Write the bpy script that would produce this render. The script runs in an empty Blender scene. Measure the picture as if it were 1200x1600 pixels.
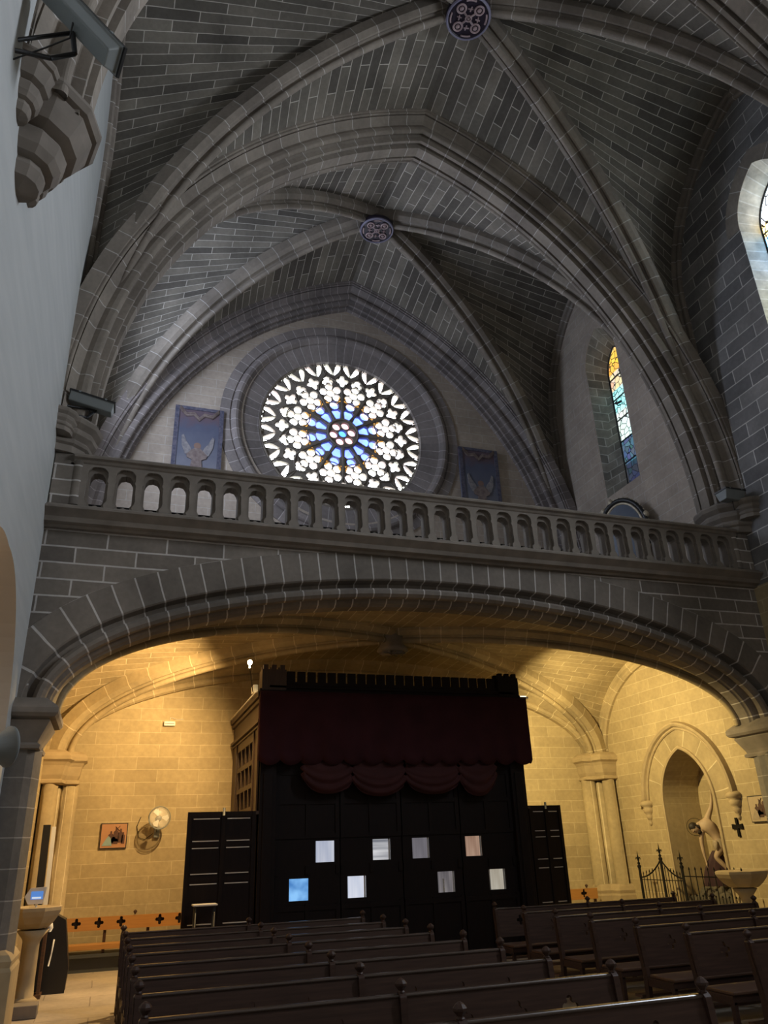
import bpy, math, random
from mathutils import Vector, Matrix
from mathutils.geometry import delaunay_2d_cdt
random.seed(4)
S = bpy.context.scene
COL = S.collection
PI = math.pi

# ------------------------------------------------------------------ layout (metres)
XL, XR, XC = -1.25, 10.9, 4.825          # side walls and centre line of the nave
BAYS = [-0.25, 5.25, 10.75, 16.25]       # lines of the transverse arches; the last is the back wall
YB = 16.25
YG = 10.5                                # front face of the gallery

# ------------------------------------------------------------------ materials
MATS = {}
def nm(name):
    m = bpy.data.materials.new(name); m.use_nodes = True
    nt = m.node_tree; b = nt.nodes['Principled BSDF']
    MATS[name] = m
    return m, nt, b
def stone(name, c1, c2, mortar, bw, rh, ms=.014, rough=.85, tint=(.75, 1.2), bump=.5, blotch=1.2, off=.5):
    m, nt, b = nm(name)
    N = nt.nodes; L = nt.links
    uv = N.new('ShaderNodeUVMap'); uv.uv_map = 'UVMap'
    tc = N.new('ShaderNodeTexCoord')
    wob = N.new('ShaderNodeTexNoise'); wob.inputs['Scale'].default_value = 1.7
    L.new(uv.outputs[0], wob.inputs['Vector'])
    vm = N.new('ShaderNodeVectorMath'); vm.operation = 'SCALE'; vm.inputs['Scale'].default_value = .02
    va = N.new('ShaderNodeVectorMath'); va.operation = 'ADD'
    L.new(wob.outputs['Color'], vm.inputs[0]); L.new(vm.outputs[0], va.inputs[0]); L.new(uv.outputs[0], va.inputs[1])
    br = N.new('ShaderNodeTexBrick'); L.new(va.outputs[0], br.inputs['Vector'])
    br.inputs['Scale'].default_value = 1; br.inputs['Brick Width'].default_value = bw
    br.inputs['Row Height'].default_value = rh; br.inputs['Mortar Size'].default_value = ms
    br.inputs['Mortar Smooth'].default_value = .3; br.inputs['Bias'].default_value = 0
    br.offset = off; br.offset_frequency = 2; br.squash = 1.0
    br.inputs['Color1'].default_value = (*c1, 1); br.inputs['Color2'].default_value = (*c2, 1)
    br.inputs['Mortar'].default_value = (*mortar, 1)
    n1 = N.new('ShaderNodeTexNoise'); n1.inputs['Scale'].default_value = blotch; n1.inputs['Detail'].default_value = 6
    L.new(tc.outputs['Object'], n1.inputs['Vector'])
    n2 = N.new('ShaderNodeTexNoise'); n2.inputs['Scale'].default_value = 14; n2.inputs['Detail'].default_value = 5
    L.new(tc.outputs['Object'], n2.inputs['Vector'])
    mr = N.new('ShaderNodeMapRange'); mr.inputs[1].default_value = .3; mr.inputs[2].default_value = .7
    mr.inputs[3].default_value = tint[0]; mr.inputs[4].default_value = tint[1]
    L.new(n1.outputs[0], mr.inputs[0])
    mr2 = N.new('ShaderNodeMapRange'); mr2.inputs[1].default_value = .22; mr2.inputs[2].default_value = .75
    mr2.inputs[3].default_value = .88; mr2.inputs[4].default_value = 1.1
    L.new(n2.outputs[0], mr2.inputs[0])
    mu = N.new('ShaderNodeMath'); mu.operation = 'MULTIPLY'; L.new(mr.outputs[0], mu.inputs[0]); L.new(mr2.outputs[0], mu.inputs[1])
    sc = N.new('ShaderNodeVectorMath'); sc.operation = 'SCALE'
    L.new(br.outputs['Color'], sc.inputs[0]); L.new(mu.outputs[0], sc.inputs['Scale'])
    L.new(sc.outputs[0], b.inputs['Base Color'])
    b.inputs['Roughness'].default_value = rough
    b.inputs['Specular IOR Level'].default_value = .25
    bp = N.new('ShaderNodeBump'); bp.inputs['Strength'].default_value = bump; bp.inputs['Distance'].default_value = .01
    ad = N.new('ShaderNodeMath'); ad.operation = 'MULTIPLY_ADD'; ad.inputs[1].default_value = .5
    iv = N.new('ShaderNodeMath'); iv.operation = 'SUBTRACT'; iv.inputs[0].default_value = 1
    L.new(br.outputs['Fac'], iv.inputs[1]); L.new(n2.outputs[0], ad.inputs[0]); L.new(iv.outputs[0], ad.inputs[2])
    L.new(ad.outputs[0], bp.inputs['Height']); L.new(bp.outputs[0], b.inputs['Normal'])
    return m
def plain(name, c, rough=.6, metal=0, noise=0, nscale=5, spec=.4, c2=None, stretch=(1, 1, 1), bump=0):
    m, nt, b = nm(name); N = nt.nodes; L = nt.links
    b.inputs['Roughness'].default_value = rough; b.inputs['Metallic'].default_value = metal
    b.inputs['Specular IOR Level'].default_value = spec
    b.inputs['Base Color'].default_value = (*c, 1)
    tc = N.new('ShaderNodeTexCoord'); mp = N.new('ShaderNodeMapping'); mp.inputs['Scale'].default_value = stretch
    L.new(tc.outputs['Object'], mp.inputs[0])
    n = N.new('ShaderNodeTexNoise'); n.inputs['Scale'].default_value = nscale; n.inputs['Detail'].default_value = 5
    L.new(mp.outputs[0], n.inputs['Vector'])
    cr = N.new('ShaderNodeValToRGB'); cr.color_ramp.elements[0].position = .3; cr.color_ramp.elements[1].position = .7
    d = c2 if c2 else tuple(x * (1 - noise) for x in c)
    cr.color_ramp.elements[0].color = (*d, 1); cr.color_ramp.elements[1].color = (*c, 1)
    L.new(n.outputs[0], cr.inputs[0]); L.new(cr.outputs[0], b.inputs['Base Color'])
    if bump:
        bp = N.new('ShaderNodeBump'); bp.inputs['Strength'].default_value = bump; bp.inputs['Distance'].default_value = .01
        L.new(n.outputs[0], bp.inputs['Height']); L.new(bp.outputs[0], b.inputs['Normal'])
    return m
def emit(name, c, strength):
    m, nt, b = nm(name)
    b.inputs['Base Color'].default_value = (*c, 1); b.inputs['Emission Color'].default_value = (*c, 1)
    b.inputs['Emission Strength'].default_value = strength
    return m

SAND1, SAND2 = (.43, .345, .205), (.365, .29, .17)
M_wall = stone('sandstone_ashlar', SAND1, SAND2, (.54, .45, .29), .80, .235, ms=.006, tint=(.88, 1.08), bump=.3)
M_wallg = stone('grey_stone_ashlar', (.25, .24, .23), (.14, .135, .135), (.52, .50, .47), .75, .30, ms=.012)
M_gal = stone('gallery_wall_stone', (.42, .355, .295), (.38, .32, .265), (.47, .43, .39), .72, .25, ms=.008, tint=(.85, 1.1), bump=.2)
M_gfront = stone('gallery_front_stone', (.235, .205, .172), (.15, .130, .112), (.52, .49, .46), .8, .235, ms=.014)
M_vouss = stone('voussoir_stone', (.205, .178, .15), (.155, .135, .115), (.52, .49, .46), .275, 60, ms=.012, off=0)
M_rib = stone('rib_stone', (.275, .24, .20), (.20, .172, .145), (.50, .47, .44), .42, 60, ms=.009, off=0)
M_ribv = stone('violet_grey_voussoirs', (.25, .22, .21), (.19, .168, .162), (.42, .38, .37), .21, 60, ms=.008, off=0)
M_pier = stone('dark_pier_stone', (.17, .155, .14), (.13, .12, .11), (.30, .28, .26), 3, .33, ms=.008)
M_jamb2 = stone('rubble_reveal_stone', (.33, .31, .26), (.17, .16, .14), (.50, .48, .43), .42, .25, ms=.014, blotch=3)
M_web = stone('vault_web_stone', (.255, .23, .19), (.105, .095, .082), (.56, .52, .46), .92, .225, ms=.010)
M_web2 = stone('low_vault_stone', (.40, .32, .19), (.31, .245, .145), (.58, .49, .33), .85, .26, ms=.01)
M_rib2 = stone('low_rib_stone', (.40, .32, .19), (.32, .255, .155), (.58, .49, .33), .4, 60, ms=.01, off=0)
M_jamb = stone('pale_reveal_stone', (.55, .52, .46), (.42, .40, .36), (.66, .64, .6), 1.4, .24, ms=.016, blotch=4)
M_carv = plain('carved_stone', (.25, .218, .185), .85, noise=.3, nscale=4, spec=.2, bump=.3)
M_carvw = plain('carved_sandstone', (.43, .34, .21), .85, noise=.2, nscale=5, spec=.2, bump=.3)
M_plast = plain('painted_plaster', (.50, .51, .50), .8, c2=(.44, .455, .45), nscale=3, spec=.2, bump=.15, stretch=(1, .25, 2.5))
M_tan = plain('tan_plaster', (.55, .47, .38), .85, noise=.08, nscale=2, spec=.2)
M_floor = stone('floor_stone', (.42, .36, .29), (.38, .325, .26), (.27, .23, .19), 1.2, .8, ms=.008, rough=.5)
M_wood = plain('dark_pew_wood', (.070, .038, .026), .45, c2=(.045, .024, .017), nscale=6, stretch=(.6, 8, 8), spec=.22, bump=.05)
M_woods = plain('pew_seat_wood', (.13, .066, .036), .38, c2=(.075, .042, .028), nscale=6, stretch=(.6, 8, 8), spec=.5)
M_rail = plain('polished_pew_rail', (.085, .058, .044), .24, c2=(.06, .04, .03), nscale=6, stretch=(.6, 8, 8), spec=.7)
M_booth = plain('black_brown_wood', (.012, .007, .006), .6, spec=.15, c2=(.008, .005, .0045), nscale=5, stretch=(6, 6, .8))
M_boothm = plain('brown_vestibule_wood', (.055, .031, .019), .5, c2=(.038, .021, .013), nscale=5, stretch=(6, 6, .8))
M_bench = plain('orange_bench_wood', (.42, .21, .06), .45, c2=(.35, .17, .05), nscale=5, stretch=(.6, 8, 8))
M_red = plain('maroon_cloth', (.040, .012, .015), .9, c2=(.030, .009, .011), nscale=3, spec=.1)
M_red2 = plain('dusky_red_cloth', (.052, .017, .017), .8, c2=(.036, .012, .012), nscale=3, spec=.15)
M_black = plain('black_metal', (.012, .012, .013), .45, noise=.2, spec=.5)
M_iron = plain('wrought_iron', (.008, .007, .006), .7, noise=.3, spec=.12)
M_ltgrey = plain('grey_housing', (.22, .24, .24), .5, noise=.08)
M_dkgrey = plain('dark_housing', (.06, .065, .07), .5, noise=.1)
M_white = plain('white_plastic', (.75, .74, .70), .4, noise=.04)
M_edge = plain('worn_pale_edge', (.55, .52, .48), .35, noise=.1)
M_boss = plain('boss_dark_ground', (.022, .016, .03), .4, noise=.2)
M_bossr = plain('boss_pale_relief', (.40, .30, .31), .4, noise=.2)
M_lav = plain('boss_ring_lavender', (.22, .21, .30), .4, noise=.2)
M_skin = plain('statue_flesh', (.46, .34, .23), .55, noise=.2, nscale=9)
M_hair = plain('statue_hair', (.03, .022, .017), .6, noise=.3)
M_robe = plain('statue_dark_cloth', (.055, .022, .028), .7, noise=.4, nscale=8)
M_loin = plain('statue_pale_cloth', (.42, .34, .24), .7, noise=.3, nscale=9)
M_rock = plain('rock_grey', (.12, .105, .08), .9, noise=.5, nscale=7, bump=.6)
M_gold = plain('gilt', (.62, .54, .40), .4, metal=.3, noise=.4, nscale=20)
M_mirror = plain('mirror_glass', (.10, .12, .16), .2, noise=.1)
M_clear = None
def glassmat():
    m, nt, b = nm('clear_guard_plastic')
    b.inputs['Base Color'].default_value = (.8, .78, .7, 1); b.inputs['Alpha'].default_value = .28
    b.inputs['Roughness'].default_value = .3
    return m
M_fanc = glassmat()

def rose_glass():
    m, nt, b = nm('rose_glass'); N = nt.nodes; L = nt.links
    tc = N.new('ShaderNodeTexCoord')
    ln = N.new('ShaderNodeVectorMath'); ln.operation = 'LENGTH'; L.new(tc.outputs['Object'], ln.inputs[0])
    cr = N.new('ShaderNodeValToRGB'); e = cr.color_ramp
    e.interpolation = 'LINEAR'
    mr = N.new('ShaderNodeMapRange'); mr.inputs[2].default_value = 2.2; L.new(ln.outputs['Value'], mr.inputs[0])
    L.new(mr.outputs[0], cr.inputs[0])
    e.elements[0].position = 0; e.elements[0].color = (.02, .08, .6, 1)
    e.elements[1].position = .05; e.elements[1].color = (.02, .08, .6, 1)
    for p, c in ((.07, (.16, .085, .09)), (.16, (.16, .09, .095)), (.20, (.035, .06, .40)), (.40, (.05, .08, .50)), (.47, (.9, .95, 1)), (1, (.92, .97, 1))):
        x = e.elements.new(p); x.color = (*c, 1)
    vo = N.new('ShaderNodeTexVoronoi'); vo.inputs['Scale'].default_value = 9; L.new(tc.outputs['Object'], vo.inputs['Vector'])
    mx = N.new('ShaderNodeMixRGB'); mx.blend_type = 'MULTIPLY'; mx.inputs[0].default_value = .18
    L.new(cr.outputs[0], mx.inputs[1]); L.new(vo.outputs['Color'], mx.inputs[2])
    b.inputs['Base Color'].default_value = (.1, .1, .1, 1)
    L.new(mx.outputs[0], b.inputs['Emission Color']); b.inputs['Emission Strength'].default_value = ROSE_E
    return m
ROSE_E = 14.0
M_rose = rose_glass()
M_amber = emit('amber_glass', (1, .50, .10), .9)
def stained(name, ramp, zlo, zhi, strength, scale=7, mixc=.75):
    # leaded picture glass: bands of colour up the light, broken into small panes by the leads
    m, nt, b = nm(name); N = nt.nodes; L = nt.links
    tc = N.new('ShaderNodeTexCoord'); sp = N.new('ShaderNodeSeparateXYZ'); L.new(tc.outputs['Object'], sp.inputs[0])
    mr = N.new('ShaderNodeMapRange'); mr.inputs[1].default_value = zlo; mr.inputs[2].default_value = zhi
    L.new(sp.outputs['Z'], mr.inputs[0])
    cr = N.new('ShaderNodeValToRGB'); cr.color_ramp.interpolation = 'CONSTANT'
    L.new(mr.outputs[0], cr.inputs[0])
    els = cr.color_ramp.elements
    els[0].position = ramp[0][0]; els[0].color = (*ramp[0][1], 1)
    els[1].position = ramp[1][0]; els[1].color = (*ramp[1][1], 1)
    for p, c in ramp[2:]:
        x = els.new(p); x.color = (*c, 1)
    vo = N.new('ShaderNodeTexVoronoi'); vo.inputs['Scale'].default_value = scale; L.new(tc.outputs['Object'], vo.inputs['Vector'])
    vd = N.new('ShaderNodeTexVoronoi'); vd.feature = 'DISTANCE_TO_EDGE'; vd.inputs['Scale'].default_value = scale
    L.new(tc.outputs['Object'], vd.inputs['Vector'])
    gt = N.new('ShaderNodeMath'); gt.operation = 'GREATER_THAN'; gt.inputs[1].default_value = .045; L.new(vd.outputs['Distance'], gt.inputs[0])
    mx = N.new('ShaderNodeMixRGB'); mx.blend_type = 'OVERLAY'; mx.inputs[0].default_value = mixc
    L.new(cr.outputs[0], mx.inputs[1]); L.new(vo.outputs['Color'], mx.inputs[2])
    sc = N.new('ShaderNodeVectorMath'); sc.operation = 'SCALE'; L.new(mx.outputs[0], sc.inputs[0]); L.new(gt.outputs[0], sc.inputs['Scale'])
    b.inputs['Base Color'].default_value = (.04, .04, .05, 1)
    L.new(sc.outputs[0], b.inputs['Emission Color']); b.inputs['Emission Strength'].default_value = strength
    return m
M_st2 = stained('stained_glass_gallery', [(0, (.02, .03, .05)), (.13, (.02, .035, .05)), (.145, (.06, .12, .17)), (.31, (.75, .95, .9)), (.36, (.75, .9, .85)), (.50, (.45, .95, .95)), (.66, (.8, .6, .45)), (.78, (1, .55, .08)), (.92, (.95, .6, .2))], 9.7, 13.9, 1.3, scale=6, mixc=.32)
M_st1 = stained('stained_glass_nave', [(0, (.75, .80, .70)), (.5, (.45, .70, 1)), (.66, (.25, .6, 1)), (.72, (1, .75, .3)), (.8, (.8, .92, 1))], 9.5, 13.9, 7, scale=4, mixc=.3)
M_daylight = emit('daylit_window_glass', (.82, .89, 1), 42)
M_daylight2 = emit('daylit_gallery_glass', (.70, .80, 1), 13)

# ------------------------------------------------------------------ mesh builder
class MB:
    def __init__(s): s.v = []; s.f = []; s.uv = []; s.mi = []; s.sm = []
    def add(s, vs, fs, uvs=None, mi=0, sm=False):
        o = len(s.v); s.v += [tuple(p) for p in vs]
        for i, f in enumerate(fs):
            s.f.append(tuple(o + k for k in f)); s.uv.append(uvs[i] if uvs else None); s.mi.append(mi); s.sm.append(sm)
        return s
    def box(s, x0, x1, y0, y1, z0, z1, mi=0):
        vs = [(x, y, z) for x in (x0, x1) for y in (y0, y1) for z in (z0, z1)]
        return s.add(vs, [(0, 1, 3, 2), (4, 6, 7, 5), (0, 4, 5, 1), (2, 3, 7, 6), (0, 2, 6, 4), (1, 5, 7, 3)], mi=mi)
    def obox(s, c, ax, ay, az, hx, hy, hz, mi=0):
        c = Vector(c); ax, ay, az = Vector(ax).normalized(), Vector(ay).normalized(), Vector(az).normalized()
        vs = [c + ax * x + ay * y + az * z for x in (-hx, hx) for y in (-hy, hy) for z in (-hz, hz)]
        return s.add(vs, [(0, 1, 3, 2), (4, 6, 7, 5), (0, 4, 5, 1), (2, 3, 7, 6), (0, 2, 6, 4), (1, 5, 7, 3)], mi=mi)
    def grid(s, rows, uvs=None, mi=0, sm=False, closed=False):
        # rows: equal-length lists of points
        n = len(rows[0]); vs = [p for r in rows for p in r]; fs = []; fu = []
        for i in range(len(rows) - 1):
            for j in range(n if closed else n - 1):
                k = (j + 1) % n
                fs.append((i * n + j, i * n + k, (i + 1) * n + k, (i + 1) * n + j))
                if uvs: fu.append([uvs[i][j], uvs[i][k], uvs[i + 1][k], uvs[i + 1][j]])
        return s.add(vs, fs, fu if uvs else None, mi, sm)
    def lathe(s, prof, c=(0, 0, 0), n=20, axis=None, a0=0, a1=2 * PI, mi=0, sm=True, cap=True, sx=1, sy=1):
        c = Vector(c); az = Vector(axis).normalized() if axis else Vector((0, 0, 1))
        q = Vector((0, 0, 1)).rotation_difference(az)
        full = abs(a1 - a0 - 2 * PI) < 1e-6; m = n if full else n + 1
        rows = []
        for r, z in prof:
            rows.append([c + q @ Vector((r * sx * math.cos(a0 + (a1 - a0) * i / n), r * sy * math.sin(a0 + (a1 - a0) * i / n), z)) for i in range(m)])
        o = len(s.v); s.grid(rows, mi=mi, sm=sm, closed=full)
        if cap:
            for k in (0, len(rows) - 1):
                if prof[k][0] > 1e-4:
                    s.f.append(tuple(o + k * m + i for i in range(m))); s.uv.append(None); s.mi.append(mi); s.sm.append(False)
        return s
    def tube(s, pts, r, n=8, mi=0, closed=False, cap=True):
        pts = [Vector(p) for p in pts]; rows = []
        N = len(pts); ref = None
        for i, p in enumerate(pts):
            a = pts[(i - 1) % N] if (closed or i > 0) else p; b = pts[(i + 1) % N] if (closed or i < N - 1) else p
            t = (b - a).normalized()
            if ref is None:
                ref = t.cross(Vector((0, 0, 1)));
                if ref.length < .1: ref = t.cross(Vector((0, 1, 0)))
            ref = (ref - t * ref.dot(t)).normalized(); bb = t.cross(ref)
            rr = r[i] if isinstance(r, (list, tuple)) else r
            rows.append([p + ref * rr * math.cos(2 * PI * k / n) + bb * rr * math.sin(2 * PI * k / n) for k in range(n)])
        if closed: rows.append(rows[0])
        o = len(s.v); s.grid(rows, mi=mi, sm=True, closed=True)
        if cap and not closed:
            for k in (0, N - 1):
                s.f.append(tuple(o + k * n + i for i in range(n))); s.uv.append(None); s.mi.append(mi); s.sm.append(False)
        return s
    def prism(s, poly, d0, d1, to3, mi=0):
        # poly: 2D outline; to3(u, v, d) -> point
        n = len(poly); o = len(s.v)
        s.v += [tuple(to3(u, v, d0)) for u, v in poly] + [tuple(to3(u, v, d1)) for u, v in poly]
        for i in range(n):
            k = (i + 1) % n; s.f.append((o + i, o + k, o + n + k, o + n + i)); s.uv.append(None); s.mi.append(mi); s.sm.append(False)
        s.plate(poly, [], to3, d0, None, mi); s.plate(poly, [], to3, d1, None, mi)
        return s
    def plate(s, outer, holes, to3, d0, d1=None, mi=0, uvf=None):
        # flat plate with holes (constrained triangulation); with d1 given it gets thickness
        loops = [outer] + holes
        pts = []; edges = []
        for lp in loops:
            o = len(pts); pts += [Vector(p) for p in lp]; n = len(lp)
            edges += [(o + i, o + (i + 1) % n) for i in range(n)]
        v2, e2, f2, *_ = delaunay_2d_cdt(pts, edges, [], 1 if len(holes) else 1, 1e-6)
        def inside(p, poly):
            c = False; j = len(poly) - 1; x, y = p
            for i in range(len(poly)):
                xi, yi = poly[i]; xj, yj = poly[j]
                if (yi > y) != (yj > y) and x < (xj - xi) * (y - yi) / (yj - yi) + xi: c = not c
                j = i
            return c
        bb = [(min(p[0] for p in h), max(p[0] for p in h), min(p[1] for p in h), max(p[1] for p in h)) for h in holes]
        keep = []
        for f in f2:
            cx = sum(v2[i][0] for i in f) / len(f); cy = sum(v2[i][1] for i in f) / len(f)
            if not inside((cx, cy), outer): continue
            if any(b[0] <= cx <= b[1] and b[2] <= cy <= b[3] and inside((cx, cy), h) for b, h in zip(bb, holes)): continue
            keep.append(tuple(f))
        for d in ([d0] if d1 is None else [d0, d1]):
            vs = [to3(p[0], p[1], d) for p in v2]
            s.add(vs, keep, [[(uvf(v2[i][0], v2[i][1]) if uvf else (v2[i][0], v2[i][1])) for i in f] for f in keep], mi)
        if d1 is not None:
            for lp in loops:
                n = len(lp); o = len(s.v)
                s.v += [tuple(to3(p[0], p[1], d0)) for p in lp] + [tuple(to3(p[0], p[1], d1)) for p in lp]
                for i in range(n):
                    k = (i + 1) % n; s.f.append((o + i, o + k, o + n + k, o + n + i)); s.uv.append(None); s.mi.append(mi); s.sm.append(False)
        return s
    def build(s, name, mats, parent=None, loc=None):
        me = bpy.data.meshes.new(name); me.from_pydata(s.v, [], s.f)
        for m in (mats if isinstance(mats, (list, tuple)) else [mats]): me.materials.append(m)
        ul = me.uv_layers.new(name='UVMap').data
        for p in me.polygons:
            p.material_index = s.mi[p.index]; p.use_smooth = s.sm[p.index]
            u = s.uv[p.index]
            if u:
                for k, li in enumerate(p.loop_indices): ul[li].uv = u[k]
            else:
                nx, ny, nz = (abs(c) for c in p.normal)
                for li in p.loop_indices:
                    c = me.vertices[me.loops[li].vertex_index].co
                    ul[li].uv = (c.x, c.z) if ny >= nx and ny >= nz else ((c.y, c.z) if nx >= nz else (c.x, c.y))
        me.validate()
        o = bpy.data.objects.new(name, me); COL.objects.link(o)
        if parent:
            o.parent = parent
            if loc is None: o.matrix_parent_inverse = Matrix.Translation(-Vector(parent.location))
        if loc is not None: o.location = loc
        return o
def bev(o, w=.006, seg=2):
    m = o.modifiers.new('Bevel', 'BEVEL'); m.width = w; m.segments = seg; m.limit_method = 'ANGLE'; m.angle_limit = .7
    return o
def tag(o, label, cat, group=None):
    o['label'] = label; o['category'] = cat
    if group: o['group'] = group
    return o
def thing(name, label, cat, loc=(0, 0, 0), group=None):
    o = bpy.data.objects.new(name, None); COL.objects.link(o); o.location = loc; o.empty_display_size = .1
    return tag(o, label, cat, group)
def struct(o): o['kind'] = 'structure'; return o
def copy_tree(o, parent=None):
    c = o.copy(); COL.objects.link(c)
    if parent: c.parent = parent
    for ch in [x for x in bpy.data.objects if x.parent == o]: copy_tree(ch, c)
    return c
NTRIM = [0]
def trim_name():
    NTRIM[0] += 1; return 'trim_%d' % NTRIM[0]

def resample(pts, n):
    pts = [Vector(p) for p in pts]; d = [0]
    for i in range(1, len(pts)): d.append(d[-1] + (pts[i] - pts[i - 1]).length)
    out = []; j = 0
    for k in range(n):
        t = d[-1] * k / (n - 1)
        while j < len(d) - 2 and d[j + 1] < t: j += 1
        w = (t - d[j]) / max(1e-9, d[j + 1] - d[j]); out.append(pts[j].lerp(pts[j + 1], min(1, w)))
    return out, d[-1]

def sweep(mb, path, prof, side, up_hint, mi=0, closed=False, sm=False):
    # profile points (s, t): s along 'side', t away from the arch's inner line
    path = [Vector(p) for p in path]; side = Vector(side).normalized(); rows = []; uvs = []
    L = 0; pl = [0]
    for i in range(1, len(prof)): pl.append(pl[-1] + math.hypot(prof[i][0] - prof[i - 1][0], prof[i][1] - prof[i - 1][1]))
    N = len(path)
    for i, p in enumerate(path):
        if closed: a, b = path[(i - 1) % (N - 1)] if i in (0, N - 1) and i == 0 else path[i - 1], path[(i + 1) % N if i < N - 1 else 1]
        else: a, b = path[max(0, i - 1)], path[min(N - 1, i + 1)]
        if closed and i == 0: a = path[N - 2]
        t = (b - a).normalized()
        n = side.cross(t)
        if n.dot(Vector(up_hint(p))) < 0: n = -n
        # keep mitre width at the apex kink
        if 0 < i < N - 1:
            t1 = (path[i] - path[i - 1]).normalized(); c = max(.5, t1.dot(t)); n = n / c
        if i: L += (p - path[i - 1]).length
        rows.append([p + side * s_ + n * t_ for s_, t_ in prof]); uvs.append([(L, v) for v in pl])
    mb.grid(rows, uvs, mi, sm)
    return mb

# ------------------------------------------------------------------ arch curves
HA, HR, HS = 2.73, 8.35, 7.45            # centre offset past mid line, radius, springing height of the great arches
def great_half(sgn, off=0., n=40, y=0.):
    # from springing up to the apex on one side; sgn -1 = left
    r = HR + off; x_sp = r - HA
    th1 = math.acos(HA / r)
    return [Vector((XC + sgn * (r * math.cos(th1 * i / n) - HA), y, HS + r * math.sin(th1 * i / n))) for i in range(n + 1)]
def great_path(y, off=0., n=40):
    a = great_half(-1, off, n, y); b = great_half(1, off, n, y)
    return a + b[::-1][1:]
def diag_half(cx, cy, by, off=0., n=40, zs=7.9, z0=7.45):
    L = 6.30; R = 8.18 + off; a = 1.93
    dx, dy = cx - XC, cy - by; l = math.hypot(dx, dy)
    pts = []; dmax = R - a; th1 = math.acos(a / R)
    for i in range(n + 1):
        th = th1 * i / n; d = R * math.cos(th) - a; z = zs + R * math.sin(th)
        pts.append(Vector((XC + dx / l * d, by + dy / l * d, z)))
    return [Vector((pts[0].x, pts[0].y, z0))] + pts
def form_half(x, sgn, ym, half=2.68, zs=12.5, rise=3.5, z0=7.45, n=24, off=0.):
    a = (rise * rise - half * half) / (2 * half); R = half + a + off; th1 = math.acos(a / R)
    arc = [Vector((x, ym + sgn * (R * math.cos(th1 * i / n) - a), zs + R * math.sin(th1 * i / n))) for i in range(n + 1)]
    return [Vector((x, arc[0].y, z0))] + arc
def web(mb, A, B, n=30, m=8, bulge=0.):
    a, la = resample(A, n); b, lb = resample(B, n); rows = []; uvs = []
    for i in range(n):
        v = (la * .5 + lb * .5) * i / (n - 1); w = (b[i] - a[i]).length
        rows.append([a[i].lerp(b[i], j / m) + Vector((0, 0, bulge * math.sin(PI * j / m) * math.sin(PI * .5 * i / (n - 1)))) for j in range(m + 1)])
        uvs.append([(w * j / m, v) for j in range(m + 1)])
    mb.grid(rows, uvs, 0, True)

def arcp(cx, cy, r, a0, a1, n=6): return [(cx + r * math.cos(math.radians(a0 + (a1 - a0) * i / n)), cy + r * math.sin(math.radians(a0 + (a1 - a0) * i / n))) for i in range(n + 1)]
TP_half = [(0, 0), (.11, 0), (.112, .08), (.135, .15), (.185, .16), (.195, .045), (.26, .045), (.262, .15), (.285, .22), (.325, .215)] + arcp(.385, .185, .055, 200, 370, 8) + \
          [(.435, .25), (.40, .33), (.43, .37), (.55, .44), (.525, .475)] + arcp(.575, .475, .025, 200, 380, 6) + [(.59, .51), (.62, .52), (.62, .74)]
TP = [(-s_, t_) for s_, t_ in TP_half[::-1]] + TP_half[1:]
RP_half = [(0, 0)] + arcp(0, .062, .062, -60, 35, 5) + [(.030, .125), (.040, .17), (.075, .185), (.115, .145), (.145, .15), (.215, .23), (.215, .46)]
RP = [(-s_, t_) for s_, t_ in RP_half[::-1]] + RP_half[1:]
def upv(p, c=None): return Vector((p.x - XC, 0, 6.0))
def up_out(ym, zc):
    return lambda p: Vector((p.x - XC, p.y - ym, p.z - zc))

# ---- vault webs and ribs, bay by bay
for k in range(3):
    yA, yB = BAYS[k], BAYS[k + 1]; ym = (yA + yB) / 2
    mb = MB()
    for sx in (-1, 1):
        for sy, yE in ((-1, yA), (1, yB)):
            D = diag_half(XC + sx * 5.725, ym + sy * 2.5, ym, .40)
            last = (k == 2 and sy == 1)
            T = great_half(sx, .55, 40, yE - sy * .60)
            T = [Vector((max(XL + .02, min(XR - .02, p.x)), p.y, p.z)) for p in T]
            web(mb, T, D)
            F = form_half(XL if sx < 0 else XR, sy, ym)
            web(mb, F, D)
    struct(mb.build('ceiling', M_web))
    # diagonal ribs, two continuous ribs crossing at the boss
    for s1 in (1, -1):
        if k == 0: continue
        P1 = diag_half(XC - 5.725, ym + s1 * 2.5, ym); P2 = diag_half(XC + 5.725, ym - s1 * 2.5, ym)
        path = P1 + P2[::-1][1:]
        dirv = Vector((11.45, -s1 * 5.0, 0)).normalized(); side = dirv.cross(Vector((0, 0, 1)))
        mb = MB(); sweep(mb, path, RP, side, up_out(ym, 8.0))
        struct(mb.build(trim_name(), M_rib))
    # wall ribs along the side walls
    for x, sg in ((XL, 1), (XR, -1)):
        a = form_half(x, -1, ym); b = form_half(x, 1, ym); path = a + b[::-1][1:]
        prof = [(0, -.22), (sg * .05, -.22), (sg * .08, -.19), (sg * .08, -.14), (sg * .05, -.11), (sg * .12, -.09), (sg * .14, -.06), (sg * .14, .02), (0, .02)]
        mb = MB(); sweep(mb, path, [(abs(s_) * sg, t_) for s_, t_ in prof], (1, 0, 0), lambda p, y=ym: Vector((0, p.y - y, max(.3, p.z - 12.0))))
        struct(mb.build(trim_name(), M_rib))
for y in BAYS[:3]:
    mb = MB(); sweep(mb, great_path(y), TP, (0, 1, 0), up_out(y, 8.0)); struct(mb.build(trim_name(), M_rib))
mb = MB(); sweep(mb, great_path(YB), [(-s_ , t_) for s_, t_ in TP_half[::-1]], (0, 1, 0), up_out(YB, 8.0)); struct(mb.build(trim_name(), M_ribv))

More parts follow.
